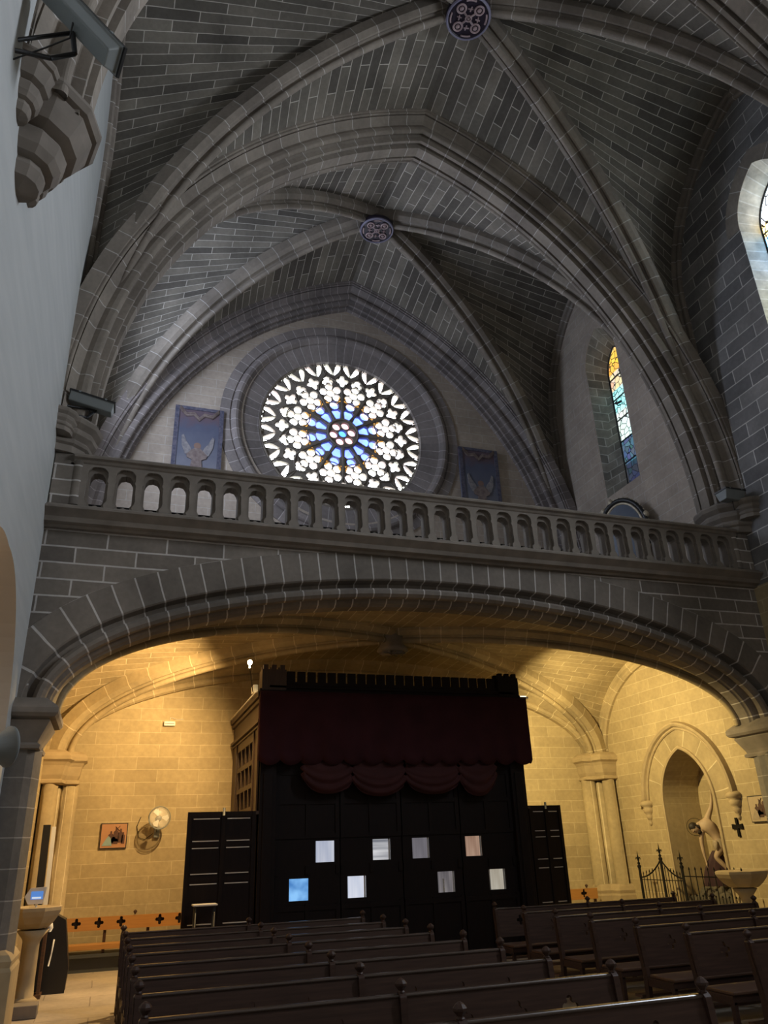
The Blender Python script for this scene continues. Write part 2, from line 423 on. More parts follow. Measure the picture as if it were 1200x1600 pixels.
# ------------------------------------------------------------------ low vault under the gallery
LZ = 3.5
def low_half(sgn, y, half=5.68, rise=1.72, n=32, off=0.):
    return [Vector((4.8 + sgn * (half + off) * math.cos(PI / 2 * i / n), y, LZ + (rise + off) * math.sin(PI / 2 * i / n))) for i in range(n + 1)]
def low_diag(cx, cy, by, off=0., n=32, rise=1.8):
    dx, dy = cx - XC, cy - by; l = math.hypot(dx, dy)
    return [Vector((XC + dx * (1 + off / l) * math.cos(PI / 2 * i / n), by + dy * (1 + off / l) * math.cos(PI / 2 * i / n), LZ + (rise + off) * math.sin(PI / 2 * i / n))) for i in range(n + 1)]
def low_form(x, sgn, ym, n=24, off=0.):
    return [Vector((x, ym + sgn * (2.45 + off) * math.cos(PI / 2 * i / n), LZ + (1.95 + off) * math.sin(PI / 2 * i / n))) for i in range(n + 1)]
LYM = 13.55
mb = MB()
for sx in (-1, 1):
    for sy, yE in ((-1, 11.15), (1, 15.85)):
        D = low_diag(XC + sx * 5.6, LYM + sy * 2.35, LYM, .26)
        T = [Vector((max(XL, min(XR, p.x)), p.y, p.z)) for p in low_half(sx, yE, off=.30)]
        web(mb, T, D)
        web(mb, low_form(XL if sx < 0 else XR, sy, LYM, off=.05), D)
struct(mb.build('ceiling_low_vault', M_web2))
RPL = [(s_ * 1.05, t_ * .9) for s_, t_ in RP]
for s1 in (1, -1):
    P1 = low_diag(XC - 5.6, LYM + s1 * 2.35, LYM); P2 = low_diag(XC + 5.6, LYM - s1 * 2.35, LYM)
    side = Vector((11.2, -s1 * 4.7, 0)).normalized().cross(Vector((0, 0, 1)))
    mb = MB(); sweep(mb, P1 + P2[::-1][1:], RPL, side, up_out(LYM, 0)); struct(mb.build(trim_name(), M_rib2))
for x, sg in ((XL, 1), (XR, -1)):
    path = low_form(x, -1, LYM) + low_form(x, 1, LYM)[::-1][1:]
    prof = [(0, -.16), (sg * .06, -.16), (sg * .10, -.12), (sg * .10, -.07), (sg * .15, -.04), (sg * .15, .05), (0, .05)]
    mb = MB(); sweep(mb, path, prof, (1, 0, 0), lambda p: Vector((0, p.y - LYM, max(.2, p.z - 3)))); struct(mb.build(trim_name(), M_rib2))
# arch along the back wall
path = low_half(-1, YB) + low_half(1, YB)[::-1][1:]
prof = [(0, 0), (-.12, 0), (-.17, .03), (-.19, .08), (-.17, .12), (-.21, .14), (-.36, .22), (-.42, .30), (-.42, .42)]
mb = MB(); sweep(mb, path, prof, (0, 1, 0), up_out(YB, 0)); struct(mb.build(trim_name(), M_rib2))
# the great segmental arch that carries the gallery
path = low_half(-1, YG) + low_half(1, YG)[::-1][1:]
prof = [(0, .76), (0, .33), (.02, .31), (.17, .29), (.19, .23), (.08, .205), (.04, .16), (.05, .11), (.10, .07), (.17, .06), (.20, .09), (.22, .12), (.26, .12), (.30, .06), (.33, .03), (.37, .02), (.40, 0), (.62, 0), (.68, .06), (.70, .12), (.75, .14), (.80, .2), (.80, .45)]
mb = MB(); sweep(mb, path, prof, (0, 1, 0), up_out(YG, 0)); struct(mb.build(trim_name(), M_vouss))

# spandrels of the gallery front
outer = [(p.x, p.z) for p in [q for q in (low_half(-1, 0, off=.75) + low_half(1, 0, off=.75)[::-1][1:])]]
outer = [(x, z) for x, z in outer if XL < x < XR and z < 5.94]
left = [p for p in outer if p[0] < XC]; right = [p for p in outer if p[0] > XC]
mb = MB()
mb.plate([(XL, 3.3), (XL, 5.97)] + [(left[-1][0] + .2, 5.97)] + left[::-1] + [(left[0][0] , 3.3)], [], lambda u, v, d: (u, d, v), YG + .012)
mb.plate([(XR, 3.3), (XR, 5.97), (right[0][0] - .2, 5.97)] + right + [(right[-1][0], 3.3)], [], lambda u, v, d: (u, d, v), YG + .012)
struct(mb.build('wall_gallery_front', M_gfront))
# gallery floor slab
mb = MB(); mb.box(XL, XR, YG + .05, YB, 5.72, 6.10); struct(mb.build('floor_gallery', M_gal))

# ------------------------------------------------------------------ walls
def rose_circle(r, n=72): return [(RX + r * math.cos(2 * PI * i / n), RZ + r * math.sin(2 * PI * i / n)) for i in range(n)]
RX, RZ, RR = 4.73, 11.58, 2.17
mb = MB(); mb.plate([(XL - .4, 5.9), (XR + .4, 5.9), (XR + .4, 17), (XL - .4, 17)], [rose_circle(2.62)], lambda u, v, d: (u, YB + d, v), 0)
struct(mb.build('wall_back_upper', M_gal))
mb = MB(); mb.plate([(XL - .4, 0), (XR + .4, 0), (XR + .4, 5.9), (XL - .4, 5.9)], [], lambda u, v, d: (u, YB + d, v), 0)
struct(mb.build('wall_back', M_wall))

def pointed(c, half, z0, zs, rise, n=12):
    a = (rise * rise - half * half) / (2 * half); R = half + a; th = math.acos(a / R) if R else 0
    pts = [(c - half, z0)]
    pts += [(c - (R * math.cos(th * i / n) - a), zs + R * math.sin(th * i / n)) for i in range(n + 1)]
    pts += [(c + (R * math.cos(th * i / n) - a), zs + R * math.sin(th * i / n)) for i in range(n, -1, -1)][1:]
    pts += [(c + half, z0)]
    return pts[::-1]
WIN2 = pointed(13.64, .66, 9.45, 13.1, 1.0); GL2 = pointed(13.66, .40, 9.75, 12.95, .72)
WIN1 = pointed(8.0, .68, 9.0, 12.9, 1.12); GL1 = pointed(8.0, .55, 9.3, 12.85, .90)
NICHE = pointed(13.38, .74, .5, 2.35, 1.02, 14)
WINS0 = [pointed(2.5, .68, 8.6, 12.9, 1.1)]
toR = lambda u, v, d: (XR + d, u, v)
up = lambda lo, hi, yb0, yb1: [(yb0, lo), (yb1, lo), (yb1, hi), (yb0, hi)]
mb = MB(); mb.plate(up(5.9, 17, -6, 10.75), [WIN1, WINS0[0]], toR, 0); struct(mb.build('wall_right', M_wallg))
mb = MB(); mb.plate(up(5.9, 17, 10.75, YB + .3), [WIN2], toR, 0); struct(mb.build('wall_right_gallery', M_gal))
mb = MB(); mb.plate(up(0, 5.9, 10.75, YB + .3), [NICHE], toR, 0); struct(mb.build('wall_right_lower', M_wall))
mb = MB(); mb.plate(up(0, 5.9, -6, 10.75), [], toR, 0); struct(mb.build('wall_right_nave', M_wall))
# left wall with the side chapel opening near the camera
CH = pointed(8.0, 1.95, .0, 2.9, 1.75, 16)
CH = [(y, max(z, .02)) for y, z in CH]
toL = lambda u, v, d: (XL - d, u, v)
mb = MB(); mb.plate(up(0, 17, -6, 10.75), [CH], toL, 0); struct(mb.build('wall_left', M_plast))
mb = MB(); mb.plate(up(0, 5.9, 10.75, YB + .3), [], toL, 0); struct(mb.build('wall_left_lower', M_wall))
WINL = pointed(13.5, .72, 8.6, 12.6, 1.1)
mb = MB(); mb.plate(up(5.9, 17, 10.75, YB + .3), [WINL], toL, 0); struct(mb.build('wall_left_gallery', M_gal))
mb = MB(); mb.plate(WINL, [], toL, .25); mb.grid([[toL(u, v, 0) for u, v in WINL], [toL(u, v, .25) for u, v in WINL]], mi=1); struct(mb.build('window_5', [M_daylight2, M_jamb]))
mb = MB()
mb.grid([[toL(u, v, 0) for u, v in CH], [toL(u, v, .9) for u, v in CH]])
mb.plate(up(0, 5.2, 5.8, 10.2), [], toL, .9)
struct(mb.build('wall_left_recess', M_tan))
mb = MB(); mb.box(XL - 1.0, XR + .6, -6, YB + .3, -.2, 0); struct(mb.build('floor', M_floor))

def window(name, A, G, dx, glassm, jamb):
    m = MB(); o = len(A); cum = [0]
    for i in range(o): cum.append(cum[-1] + math.hypot(A[(i + 1) % o][0] - A[i][0], A[(i + 1) % o][1] - A[i][1]))
    m.grid([[toR(u, v, 0) for u, v in A] + [toR(*A[0], 0)], [toR(u, v, dx) for u, v in G] + [toR(*G[0], dx)]],
           [[(0, c) for c in cum], [(.6, c) for c in cum]])
    w = struct(m.build(name, jamb))
    g = MB(); g.plate(G, [], toR, dx + .03); gg = g.build('glass', glassm, w)
    f = MB()
    f.tube([toR(u, v, dx) for u, v in G], .022, 6, closed=True)
    z0 = G[0][1]; zt = max(v for u, v in G); ul = min(u for u, v in G); ur = max(u for u, v in G)
    n = 6
    for i in range(1, n):
        z = z0 + (zt - z0) * i / n * .93
        f.box(XR + dx - .015, XR + dx + .015, ul, ur, z - .012, z + .012)
    f.build('window_frame', M_black, w)
    return w
window('window_2', WIN2, GL2, .50, M_st2, M_jamb2)
window('window_3', WIN1, GL1, .42, M_st1, M_jamb)
g = MB(); g.plate(WINS0[0], [], toR, .2); struct(g.build('window_4', M_daylight))
# outlines of the window arches in the wall: a thin course of arch stones
for A, m_ in ((WIN1, M_rib), (WIN2, M_gal)):
    zsA = 12.0
    pts = [Vector(toR(u, v, 0)) for u, v in A if v > zsA]
    mb = MB(); cy = sum(p.y for p in pts) / len(pts)
    sweep(mb, pts, [(0, 0), (-.012, .0), (-.012, .33), (0, .33)], (1, 0, 0), lambda p, c=cy: Vector((0, p.y - c, max(.1, p.z - 12))))
    struct(mb.build(trim_name(), m_))

# ------------------------------------------------------------------ rose window
toB = lambda u, v, d: (RX + u * RR, YB + .22 + d, RZ + v * RR)
def pol(r, a): return (r * math.sin(a), r * math.cos(a))
def circ(cx, cy, r, n=12, a0=0): return [(cx + r * math.cos(a0 + 2 * PI * i / n), cy + r * math.sin(a0 + 2 * PI * i / n)) for i in range(n)]
def foil(cx, cy, rot, fn, n=28): return [(cx + fn(2 * PI * i / n) * math.cos(rot + 2 * PI * i / n), cy + fn(2 * PI * i / n) * math.sin(rot + 2 * PI * i / n)) for i in range(n)]
holes = [circ(0, 0, .05)]
for i in range(6): holes.append(circ(*pol(.114, i * PI / 3 + .3), .052))
R_ = math.radians; amber = []
def rp(r, w, a):   # radial distance, sideways offset, direction
    s_, c_ = math.sin(a), math.cos(a); return (r * s_ + w * c_, r * c_ - w * s_)
for k in range(12):
    a = R_(15 + 30 * k); b = R_(30 * k)
    holes.append([rp(r, w, a) for r, w in ((.205, -.028), (.205, .028), (.305, .064), (.335, .040), (.335, -.040), (.305, -.064))])
    holes.append(circ(*rp(.392, 0, a), .058))
    for sg in (-1, 1):
        tri = [rp(.425, sg * .048, a), rp(.43, sg * .098, a), rp(.485, sg * .088, a)]
        holes.append(tri); amber.append([rp(.412, sg * .036, a), rp(.420, sg * .118, a), rp(.505, sg * .096, a)])
    cx, cy = rp(.565, 0, a); holes.append(circ(cx, cy,   .050))
    for j in range(5): holes.append(circ(cx + .094 * math.cos(R_(90) - a + j * 2 * PI / 5), cy + .092 * math.sin(R_(90) - a + j * 2 * PI / 5), .048, 14))
    holes.append(foil(*rp(.735, 0, a), PI / 2 - a, lambda t: .028 + .046 * abs(math.cos(1.5 * t)) ** .7))
    holes.append(foil(*rp(.735, 0, b), PI / 2 - b, lambda t: .028 + .052 * abs(math.cos(2 * t)) ** .7))
for j in range(24):
    a = R_(7.5 + 15 * j); q = []
    for sg in (-1, 1):
        side = [(.968, .116), (.935, .108), (.90, .092), (.865, .068), (.838, .040), (.812, .008)]
        if sg == 1: q += [rp(r, sg * w, a) for r, w in side]
        else: q += [rp(r, sg * w, a) for r, w in side[::-1]]
    q += [rp(.982, -.06, a), rp(.975, -.012, a), rp(.955, 0, a), rp(.975, .012, a), rp(.982, .06, a)]
    holes.append(q)
ro = MB(); ro.plate(circ(0, 0, 1.0, 96), holes, toB, 0, .10)
RW = struct(ro.build('window_1', M_carv))
t = MB()
ring = lambda r, tr, dep=0: t.tube([toB(*pol(r, 2 * PI * i / 72), dep) for i in range(72)], tr, 6, closed=True)
ring(1.0, .045, -.03); ring(.185, .030, -.02)
for k in range(12):
    a = R_(15 + 30 * k)
    cx, cy = rp(.565, 0, a)
    t.tube([toB(cx + .142 * math.cos(2 * PI * i / 24), cy + .142 * math.sin(2 * PI * i / 24), -.01) for i in range(24)], .014, 6, closed=True)
    for sg in (-1, 1):
        pts = [(.19, 12.5), (.30, 13.6), (.42, 14.2), (.52, 14.6), (.60, 14.2), (.67, 12.0), (.73, 8.0), (.775, 3.8), (.805, 0)]
        t.tube([toB(*pol(r, a + sg * R_(w)), -.015) for r, w in pts], .024, 6)
    for sg in (-1, 1):   # outer ogees framing the small quatrefoils
        pts = [(.805, 0), (.84, 5), (.88, 7.5), (.96, 14.0)]
        t.tube([toB(*pol(r, a + sg * R_(w)), -.01) for r, w in [(.805, .3), (.85, .8), (.90, 1.0), (.98, 2.0)]], .013, 6)
    b = R_(30 * k)
    for sg in (-1, 1):
        t.tube([toB(*pol(r, b + sg * R_(w)), -.01) for r, w in [(.63, .5), (.70, 5.2), (.745, 6.8), (.80, 3.6), (.835, 0)]], .012, 6)
        t.tube([toB(*pol(r, b + sg * R_(w)), -.01) for r, w in [(.835, .3), (.87, .7), (.92, 1.0), (.98, 2.0)]], .011, 6)
t.build('tracery_moulding', M_carv, RW)
gl = MB(); gl.plate([(u, v) for u, v in circ(0, 0, 1.0 * RR, 64)], [], lambda u, v, d: (u, d, v), 0)
go = gl.build('glass', M_rose, RW); go.matrix_parent_inverse = Matrix(); go.location = (RX, YB + .34, RZ)
am = MB()
for tri in amber: am.prism(tri, .02, .03, toB)
am.build('amber_glass_panes', M_amber, RW)
# splayed reveal and mouldings round the rose
mb = MB()
path = [Vector((RX + RR * math.cos(2 * PI * i / 96), YB, RZ + RR * math.sin(2 * PI * i / 96))) for i in range(97)]
path = [Vector((4.70 + (p.x - RX), p.y, p.z - .04)) for p in path]
sweep(mb, path, [(.20, -.03), (.14, .0), (.14, .03), (0.02, .46), (-.02, .47), (-.05, .50), (-.09, .54), (-.11, .60), (-.09, .66), (-.05, .69), (-.01, .70), (.0, .73), (-.03, .74), (-.03, .98), (.0, .98)],
      (0, 1, 0), lambda p: Vector((p.x - RX, 0, p.z - RZ)), closed=True)
struct(mb.build(trim_name(), M_ribv))

# ------------------------------------------------------------------ piers, columns, corbels
def halfoct(cx, cy, r, dirx, n=6, squash=1.0):
    # half polygon bulging from a side wall
    return [(cx + dirx * r * squash * math.sin(PI * i / n), cy - r * math.cos(PI * i / n)) for i in range(n + 1)]
def tiers(mb, cx, cy, dirx, levels, n=6, squash=1.0):
    rows = [[(x, y, z) for x, y in halfoct(cx, cy, r, dirx, n, squash)] for r, z in levels]
    mb.grid(rows)
    for k in (0, -1): mb.add(rows[k], [tuple(range(n + 1))])
CAPT = [(.04, -.98), (.20, -.92), (.24, -.80), (.22, -.72), (.30, -.70), (.36, -.62), (.40, -.48), (.36, -.42), (.48, -.38), (.55, -.25), (.60, -.14), (.56, -.12), (.64, -.10), (.68, -.04), (.68, 0), (.60, .03), (.60, .04)]
CAPF = [(.50, -.62), (.50, -.50), (.55, -.47), (.57, -.43), (.54, -.40), (.52, -.37), (.60, -.30), (.62, -.24), (.59, -.20), (.57, -.18), (.66, -.11), (.69, -.05), (.66, 0), (.5, .03)]
def corbel(x, y, z, dirx, label, scale=1.0, full=True, group=None):
    o = thing('stone_corbel', label, 'corbel', (x, y, z), group)
    m = MB(); lv = CAPT if full else CAPF
    tiers(m, x, y, dirx, [(r * scale, z + h * scale) for r, h in lv], 6, 1.0)
    m.build('bracket', M_carv, o)
    for sy in (-1, 1):
        m = MB(); tiers(m, x, y + sy * .52 * scale, dirx, [(r * .52 * scale, z + (h * .62) * scale) for r, h in lv], 6, .9)
        m.build('side_lobe', M_carv, o)
    return o
corbel(XL, 5.30, 7.58, 1, 'tiered polygonal stone corbel high on the pale plastered wall at upper left', .85)
corbel(XL, 10.70, 7.52, 1, 'small stone capital on the wall above the left end of the balustrade', .86, False)
corbel(XR, 10.70, 7.50, -1, 'stone capital on the right wall above the balustrade end', .95, False)
corbel(XL, 15.95, 7.55, 1, 'stone capital in the far left corner of the gallery', .6, False)
corbel(XR, 15.95, 7.55, -1, 'stone capital in the far right corner of the gallery', .6, False)
# front piers carrying the gallery arch
for x, sg, nm_ in ((XL, 1, 'left'), (XR, -1, 'right')):
    p = thing('stone_pier', 'dark stone pier with moulded capital %s' % ('beside the font with the white terminal' if nm_ == 'left' else 'near the right wall station picture'), 'pier', (x, 10.9, 0))
    m = MB()
    xe = x + sg * .30
    poly = [(x, 10.42), (x + sg * .22, 10.42), (xe, 10.50), (xe + sg * .04, 10.62), (xe + sg * .07, 10.72), (xe + sg * .04, 10.82), (xe + sg * .05, 10.95), (xe, 11.12), (x + sg * .2, 11.2), (x, 11.2)]
    m.prism(poly, 0, 3.0, lambda u, v, d: (u, v, d)); m.build('shaft', M_pier, p)
    m = MB()
    def ring_(g, z): return [(x, 10.42 - g, z), (xe + sg * g, 10.42 - g, z), (xe + sg * g, 11.2 + g, z), (x, 11.2 + g, z)]
    lv = [(0.0, 2.95), (.05, 2.96), (.06, 3.0), (.02, 3.03), (.04, 3.08), (.12, 3.24), (.14, 3.28), (.12, 3.30), (.19, 3.32), (.22, 3.36), (.22, 3.42), (.20, 3.45), (.06, 3.56)]
    rows = [ring_(g, z) for g, z in lv]; m.grid(rows); m.add(rows[-1], [(0, 1, 2, 3)]); m.build('capital', M_carv, p)
    m = MB()
    lv = [(.10, 0), (.10, .62), (.08, .66), (.09, .72), (.05, .78), (.0, .82)]
    rows = [ring_(g, z) for g, z in lv]; m.grid(rows); m.add(rows[-1], [(0, 1, 2, 3)]); m.build('base', M_carvw, p)
# clustered corner columns at the back wall
for x, sg, lab in ((XL, 1, 'sandstone clustered corner column behind the holy water font'), (XR, -1, 'sandstone clustered corner column between back wall and arched niche')):
    p = thing('corner_column', lab, 'column', (x, YB, 0))
    m = MB()
    for (dx, dy, r) in ((.20, -.16, .15), (.48, -.13, .16), (.16, -.46, .14)):
        m.lathe([(r, .8), (r, 3.06)], (x + sg * dx, YB + dy, 0), 20)
    m.build('shafts', M_rib2, p)
    m = MB()
    def rg(g, z): return [(x, YB - .58 - g, z), (x + sg * (.32 + g), YB - .58 - g, z), (x + sg * (.38 + g), YB - .34 - g * .7, z), (x + sg * (.60 + g), YB - .28 - g, z), (x + sg * (.60 + g), YB, z)]
    rows = [rg(g, z) for g, z in [(.0, 2.98), (.04, 3.0), (.04, 3.04), (.0, 3.07), (.03, 3.14), (.06, 3.30), (.09, 3.36), (.14, 3.40), (.14, 3.46), (.10, 3.52), (.0, 3.58)]]
    m.grid(rows); m.add(rows[-1], [(0, 1, 2, 3, 4)]); m.add(rows[0], [(0, 1, 2, 3, 4)]); m.build('capital', M_carvw, p)
    m = MB(); rows = [rg(g, z) for g, z in [(.08, 0), (.08, .62), (.06, .66), (.07, .72), (.03, .80), (.0, .84)]]
    m.grid(rows); m.add(rows[-1], [(0, 1, 2, 3, 4)]); m.build('base', M_carvw, p)

# ------------------------------------------------------------------ bosses
def boss(x, y, z, label, r=.42, rot=.6):
    o = thing('ceiling_boss', label, 'ceiling boss', (x, y, z), 'carved bosses of the high vault')
    m = MB(); m.lathe([(r * .55, .75), (r * .60, .35), (r * .72, .20), (r * .95, .12)], (x, y, z), 16, cap=False); m.build('keystone', M_rib, o)
    m = MB(); m.lathe([(r * .9, .14), (r, .10), (r, .0), (r * .9, -.02), (r * .86, .0)], (x, y, z), 40, cap=False)
    m.lathe([(0, .004), (r * .88, .004)], (x, y, z), 40, cap=False)
    m.build('disc', M_boss, o)
    m = MB(); m.lathe([(r * .88, -.005), (r * .92, -.035), (r * .97, -.03), (r * 1.0, .0)], (x, y, z), 40, cap=False); m.build('ring', M_lav, o)
    m = MB()
    P = lambda a, b: (x + a * math.cos(rot) - b * math.sin(rot), y + a * math.sin(rot) + b * math.cos(rot), z - .015)
    for k in range(4):
        c, s_ = math.cos(k * PI / 2), math.sin(k * PI / 2)
        q = lambda a, b: P(a * c - b * s_, a * s_ + b * c)
        cx = r * .56
        m.tube([q(cx + r * .19 * math.cos(t_), r * .19 * math.sin(t_)) for t_ in [2 * PI * i / 20 for i in range(20)]], .02, 6, closed=True)
        m.tube([q(.09 * r, .0), q(.36 * r, 0)], .02, 6)
        m.lathe([(0, -.03), (.03, -.02), (.045, .0), (.0, .02)], q(cx, 0), 10)
        # carved letter-like strokes between the arms
        m.tube([q(.22 * r, .22 * r), q(.34 * r, .40 * r)], .014, 5); m.tube([q(.22 * r, .38 * r), q(.38 * r, .22 * r)], .014, 5)
        m.tube([P(r * .80 * math.cos(k * PI / 2 + .45 + j * .14), r * .80 * math.sin(k * PI / 2 + .45 + j * .14)) for j in range(5)], .018, 5)
    m.tube([P(r * .13 * math.cos(t_), r * .13 * math.sin(t_)) for t_ in [2 * PI * i / 14 for i in range(14)]], .016, 6, closed=True)
    m.lathe([(0, -.03), (.02, -.02), (.03, .01)], P(0, 0), 8)
    m.build('cross_relief', M_bossr, o)
boss(XC, 8.0, 15.72, 'round dark carved boss at the top edge, crown of the nearer vault')
boss(XC, 13.5, 15.72, 'round dark carved boss at the crown of the vault before the rose window')
o = thing('vault_boss', 'shallow carved boss hanging under the gallery vault above the vestibule', 'ceiling boss', (XC, LYM, 5.2))
m = MB(); m.lathe([(.20, .30), (.22, .1), (.28, .02), (.30, -.03), (.24, -.07), (0, -.07)], (XC, LYM, 5.2), 28); m.build('disc', M_carv, o)
m = MB()
for i in range(10): m.tube([(XC + .06 * math.cos(i * .628), LYM + .06 * math.sin(i * .628), 5.12), (XC + .24 * math.cos(i * .628 + .3), LYM + .24 * math.sin(i * .628 + .3), 5.13)], [.014, .03], 6)
m.build('leaf_carving', M_carv, o)

# ------------------------------------------------------------------ balustrade
B = thing('stone_balustrade', 'grey stone balustrade with close-set balusters across the gallery front', 'balustrade', (XC, YG, 6.0))
def xs_path(x0, x1): return [Vector((x0, YG, 0)), Vector((x1, YG, 0))]
def rail(name, prof, mat, x0=XL, x1=XR):
    m = MB(); n = len(prof)
    m.add([(x0, y, z) for y, z in prof] + [(x1, y, z) for y, z in prof], [(i, (i + 1) % n, n + (i + 1) % n, n + i) for i in range(n)] + [tuple(range(n)), tuple(range(n, 2 * n))])
    return m.build(name, mat, B)
rail('handrail', [(10.62, 6.83), (10.66, 6.87), (10.66, 6.93), (10.62, 6.97), (10.40, 6.99), (10.30, 6.97), (10.27, 6.94), (10.28, 6.91), (10.32, 6.89), (10.34, 6.86), (10.38, 6.83)], M_carv, -.98, 10.6)
rail('cornice', [(10.66, 5.90), (10.66, 6.20), (10.36, 6.20), (10.30, 6.17), (10.28, 6.13), (10.20, 6.11), (10.20, 6.08), (10.25, 6.04), (10.31, 5.99), (10.34, 5.93), (10.41, 5.91), (10.44, 5.88), (10.52, 5.88)], M_carv)
NB = 30; x0b, x1b = -.83, 10.47; sp = (x1b - x0b) / NB
bal = MB()
h = sp / 2
outl = [(.055, 6.195), (.075, 6.21), (.075, 6.25), (.042, 6.29), (.036, 6.34), (.044, 6.46), (.044, 6.58), (.062, 6.62), (.050, 6.65), (.050, 6.69), (.058, 6.75), (.10, 6.80), (.14, 6.815), (h + .001, 6.815), (h + .001, 6.845)]
bal.prism(outl + [(-x, z) for x, z in outl[::-1]], 10.36, 10.44, lambda u, v, d: (u, d, v))
outl = [(.105, 6.195), (.105, 6.26), (.082, 6.30), (.080, 6.64), (.092, 6.68), (.125, 6.735), (h + .001, 6.75), (h + .001, 6.845)]
bal.prism(outl + [(-x, z) for x, z in outl[::-1]], 10.43, 10.62, lambda u, v, d: (u, d, v))
b0 = bal.build('baluster', M_carv, B, loc=(0, 0, 0)); b0.matrix_parent_inverse = Matrix.Translation(-B.location)
m = b0.modifiers.new('Bevel', 'BEVEL'); m.width = .012; m.segments = 2; m.limit_method = 'ANGLE'; m.angle_limit = .6
b0.location.x = x0b
for i in range(1, NB + 1):
    c = b0.copy(); COL.objects.link(c); c.location.x = x0b + i * sp
for i in range(NB):
    if i == 0:
        d = MB(); d.lathe([(.035, 0), (.05, .02), (.045, .05), (.0, .075)], (0, 10.48, 6.195), 10, mi=0)
        sb = d.build('sill_knob', M_carv, B, loc=(x0b + sp * .5, 0, 0)); sb.matrix_parent_inverse = Matrix.Translation(-B.location)
    else:
        c = sb.copy(); COL.objects.link(c); c.location.x = x0b + sp * (i + .5)
for xa, xb in ((XL + .01, -.92), (10.56, XR - .01)):
    m = MB(); m.box(xa, xb, 10.36, 10.64, 6.19, 6.98)
    m.lathe([(.085, 6.2), (.085, 6.84), (.10, 6.86), (.10, 6.97)], ((xb if xa < 0 else xa), 10.42, 0), 14)
    bev(m.build('end_post', M_gfront, B), .01)

# thin handrail standing behind the balustrade
o = thing('gallery_rail', 'thin dark metal rail running behind the stone balusters', 'rail', (XC, 11.3, 6.1))
m = MB(); m.tube([(-1.0, 11.3, 6.62), (8.6, 11.3, 6.62)], .018, 8); m.build('bar', M_iron, o)
for i in range(5):
    m = MB(); m.tube([(-.9 + i * 2.35, 11.3, 6.10), (-.9 + i * 2.35, 11.3, 6.62)], .015, 6); m.build('upright', M_iron, o)

# ------------------------------------------------------------------ angel panels beside the rose
def panel_mat(name, cy):
    m, nt, b = nm(name); N = nt.nodes; L = nt.links
    tc = N.new('ShaderNodeTexCoord'); sp_ = N.new('ShaderNodeSeparateXYZ'); L.new(tc.outputs['Object'], sp_.inputs[0])
    cr = N.new('ShaderNodeValToRGB'); mr = N.new('ShaderNodeMapRange'); mr.inputs[1].default_value = -.9; mr.inputs[2].default_value = .9
    L.new(sp_.outputs['Z'], mr.inputs[0])
    n = N.new('ShaderNodeTexNoise'); n.inputs['Scale'].default_value = 4; L.new(tc.outputs['Object'], n.inputs['Vector'])
    ad = N.new('ShaderNodeMath'); ad.operation = 'MULTIPLY_ADD'; ad.inputs[1].default_value = .35; L.new(n.outputs[0], ad.inputs[0]); L.new(mr.outputs[0], ad.inputs[2])
    L.new(ad.outputs[0], cr.inputs[0])
    e = cr.color_ramp.elements; e[0].position = .15; e[0].color = (.20, .20, .24, 1); e[1].position = 1; e[1].color = (.12, .085, .11, 1)
    x = e.new(.5); x.color = (.13, .14, .19, 1); x = e.new(.85); x.color = (.085, .095, .15, 1)
    L.new(cr.outputs[0], b.inputs['Base Color']); b.inputs['Roughness'].default_value = .8
    return m
M_pan = panel_mat('painted_sky_panel', 0)
M_pbord = plain('panel_border_paint', (.05, .055, .095), .8, c2=(.14, .13, .17), nscale=16)
M_gown = plain('angel_gown_paint', (.15, .11, .11), .8, c2=(.26, .21, .19), nscale=12)
M_wing = plain('angel_wing_paint', (.30, .28, .28), .8, c2=(.16, .155, .18), nscale=14)
M_face = plain('angel_face_paint', (.25, .16, .13), .8, noise=.1)
def angel(cx, cz, label):
    o = thing('painted_panel', label, 'painting', (cx, YB, cz))
    w, hh = .57, .87; Y = YB - .005
    m = MB(); m.prism([(-w, -hh), (w, -hh), (w, hh), (-w, hh)], 0, -.05, lambda u, v, d: (u, d, v))
    c = m.build('board', M_pan, o, loc=(0, -.02, 0))
    m = MB()
    for (a, b_, c_, d_) in ((-w, -w + .1, -hh, hh), (w - .1, w, -hh, hh)): m.box(cx + a, cx + b_, Y - .085, Y - .06, cz + c_, cz + d_)
    m.box(cx - w, cx + w, Y - .084, Y - .06, cz + hh - .08, cz + hh); m.build('border', M_pbord, o)
    F = lambda u, v, d: (cx + u, Y - .07 - d, cz + v)
    m = MB()
    m.prism([(-.15, -.85), (.15, -.85), (.11, -.55), (.22, -.50), (.24, -.42), (.13, -.30), (.06, -.24), (-.06, -.24), (-.13, -.30), (-.24, -.42), (-.22, -.50), (-.11, -.55)], 0, .02, F); m.build('gown', M_gown, o)
    m = MB()
    for s_ in (-1, 1): m.prism([(s_ * .10, -.40), (s_ * .27, -.42), (s_ * .36, -.2), (s_ * .38, .06), (s_ * .33, .10), (s_ * .26, -.08), (s_ * .16, -.22)], 0, .012, F)
    m.build('wings', M_wing, o)
    m = MB(); m.lathe([(0, -.02), (.06, -.02), (.085, .0)], F(0, -.17, 0), 14, axis=(0, -1, 0)); m.build('head', M_face, o)
    m = MB()
    pts = [(-.46, .80), (-.30, .62), (-.12, .66), (0, .52), (.12, .66), (.30, .62), (.46, .80)]
    m.tube([F(u, v, 0) for u, v in pts], .035, 6); m.tube([F(u, v + .05, 0) for u, v in pts], .03, 6); m.build('garland', M_gown, o)
angel(1.08, 10.70, 'blue painted angel panel on the gallery wall left of the rose window')
angel(8.42, 10.62, 'blue painted angel panel on the gallery wall right of the rose window')

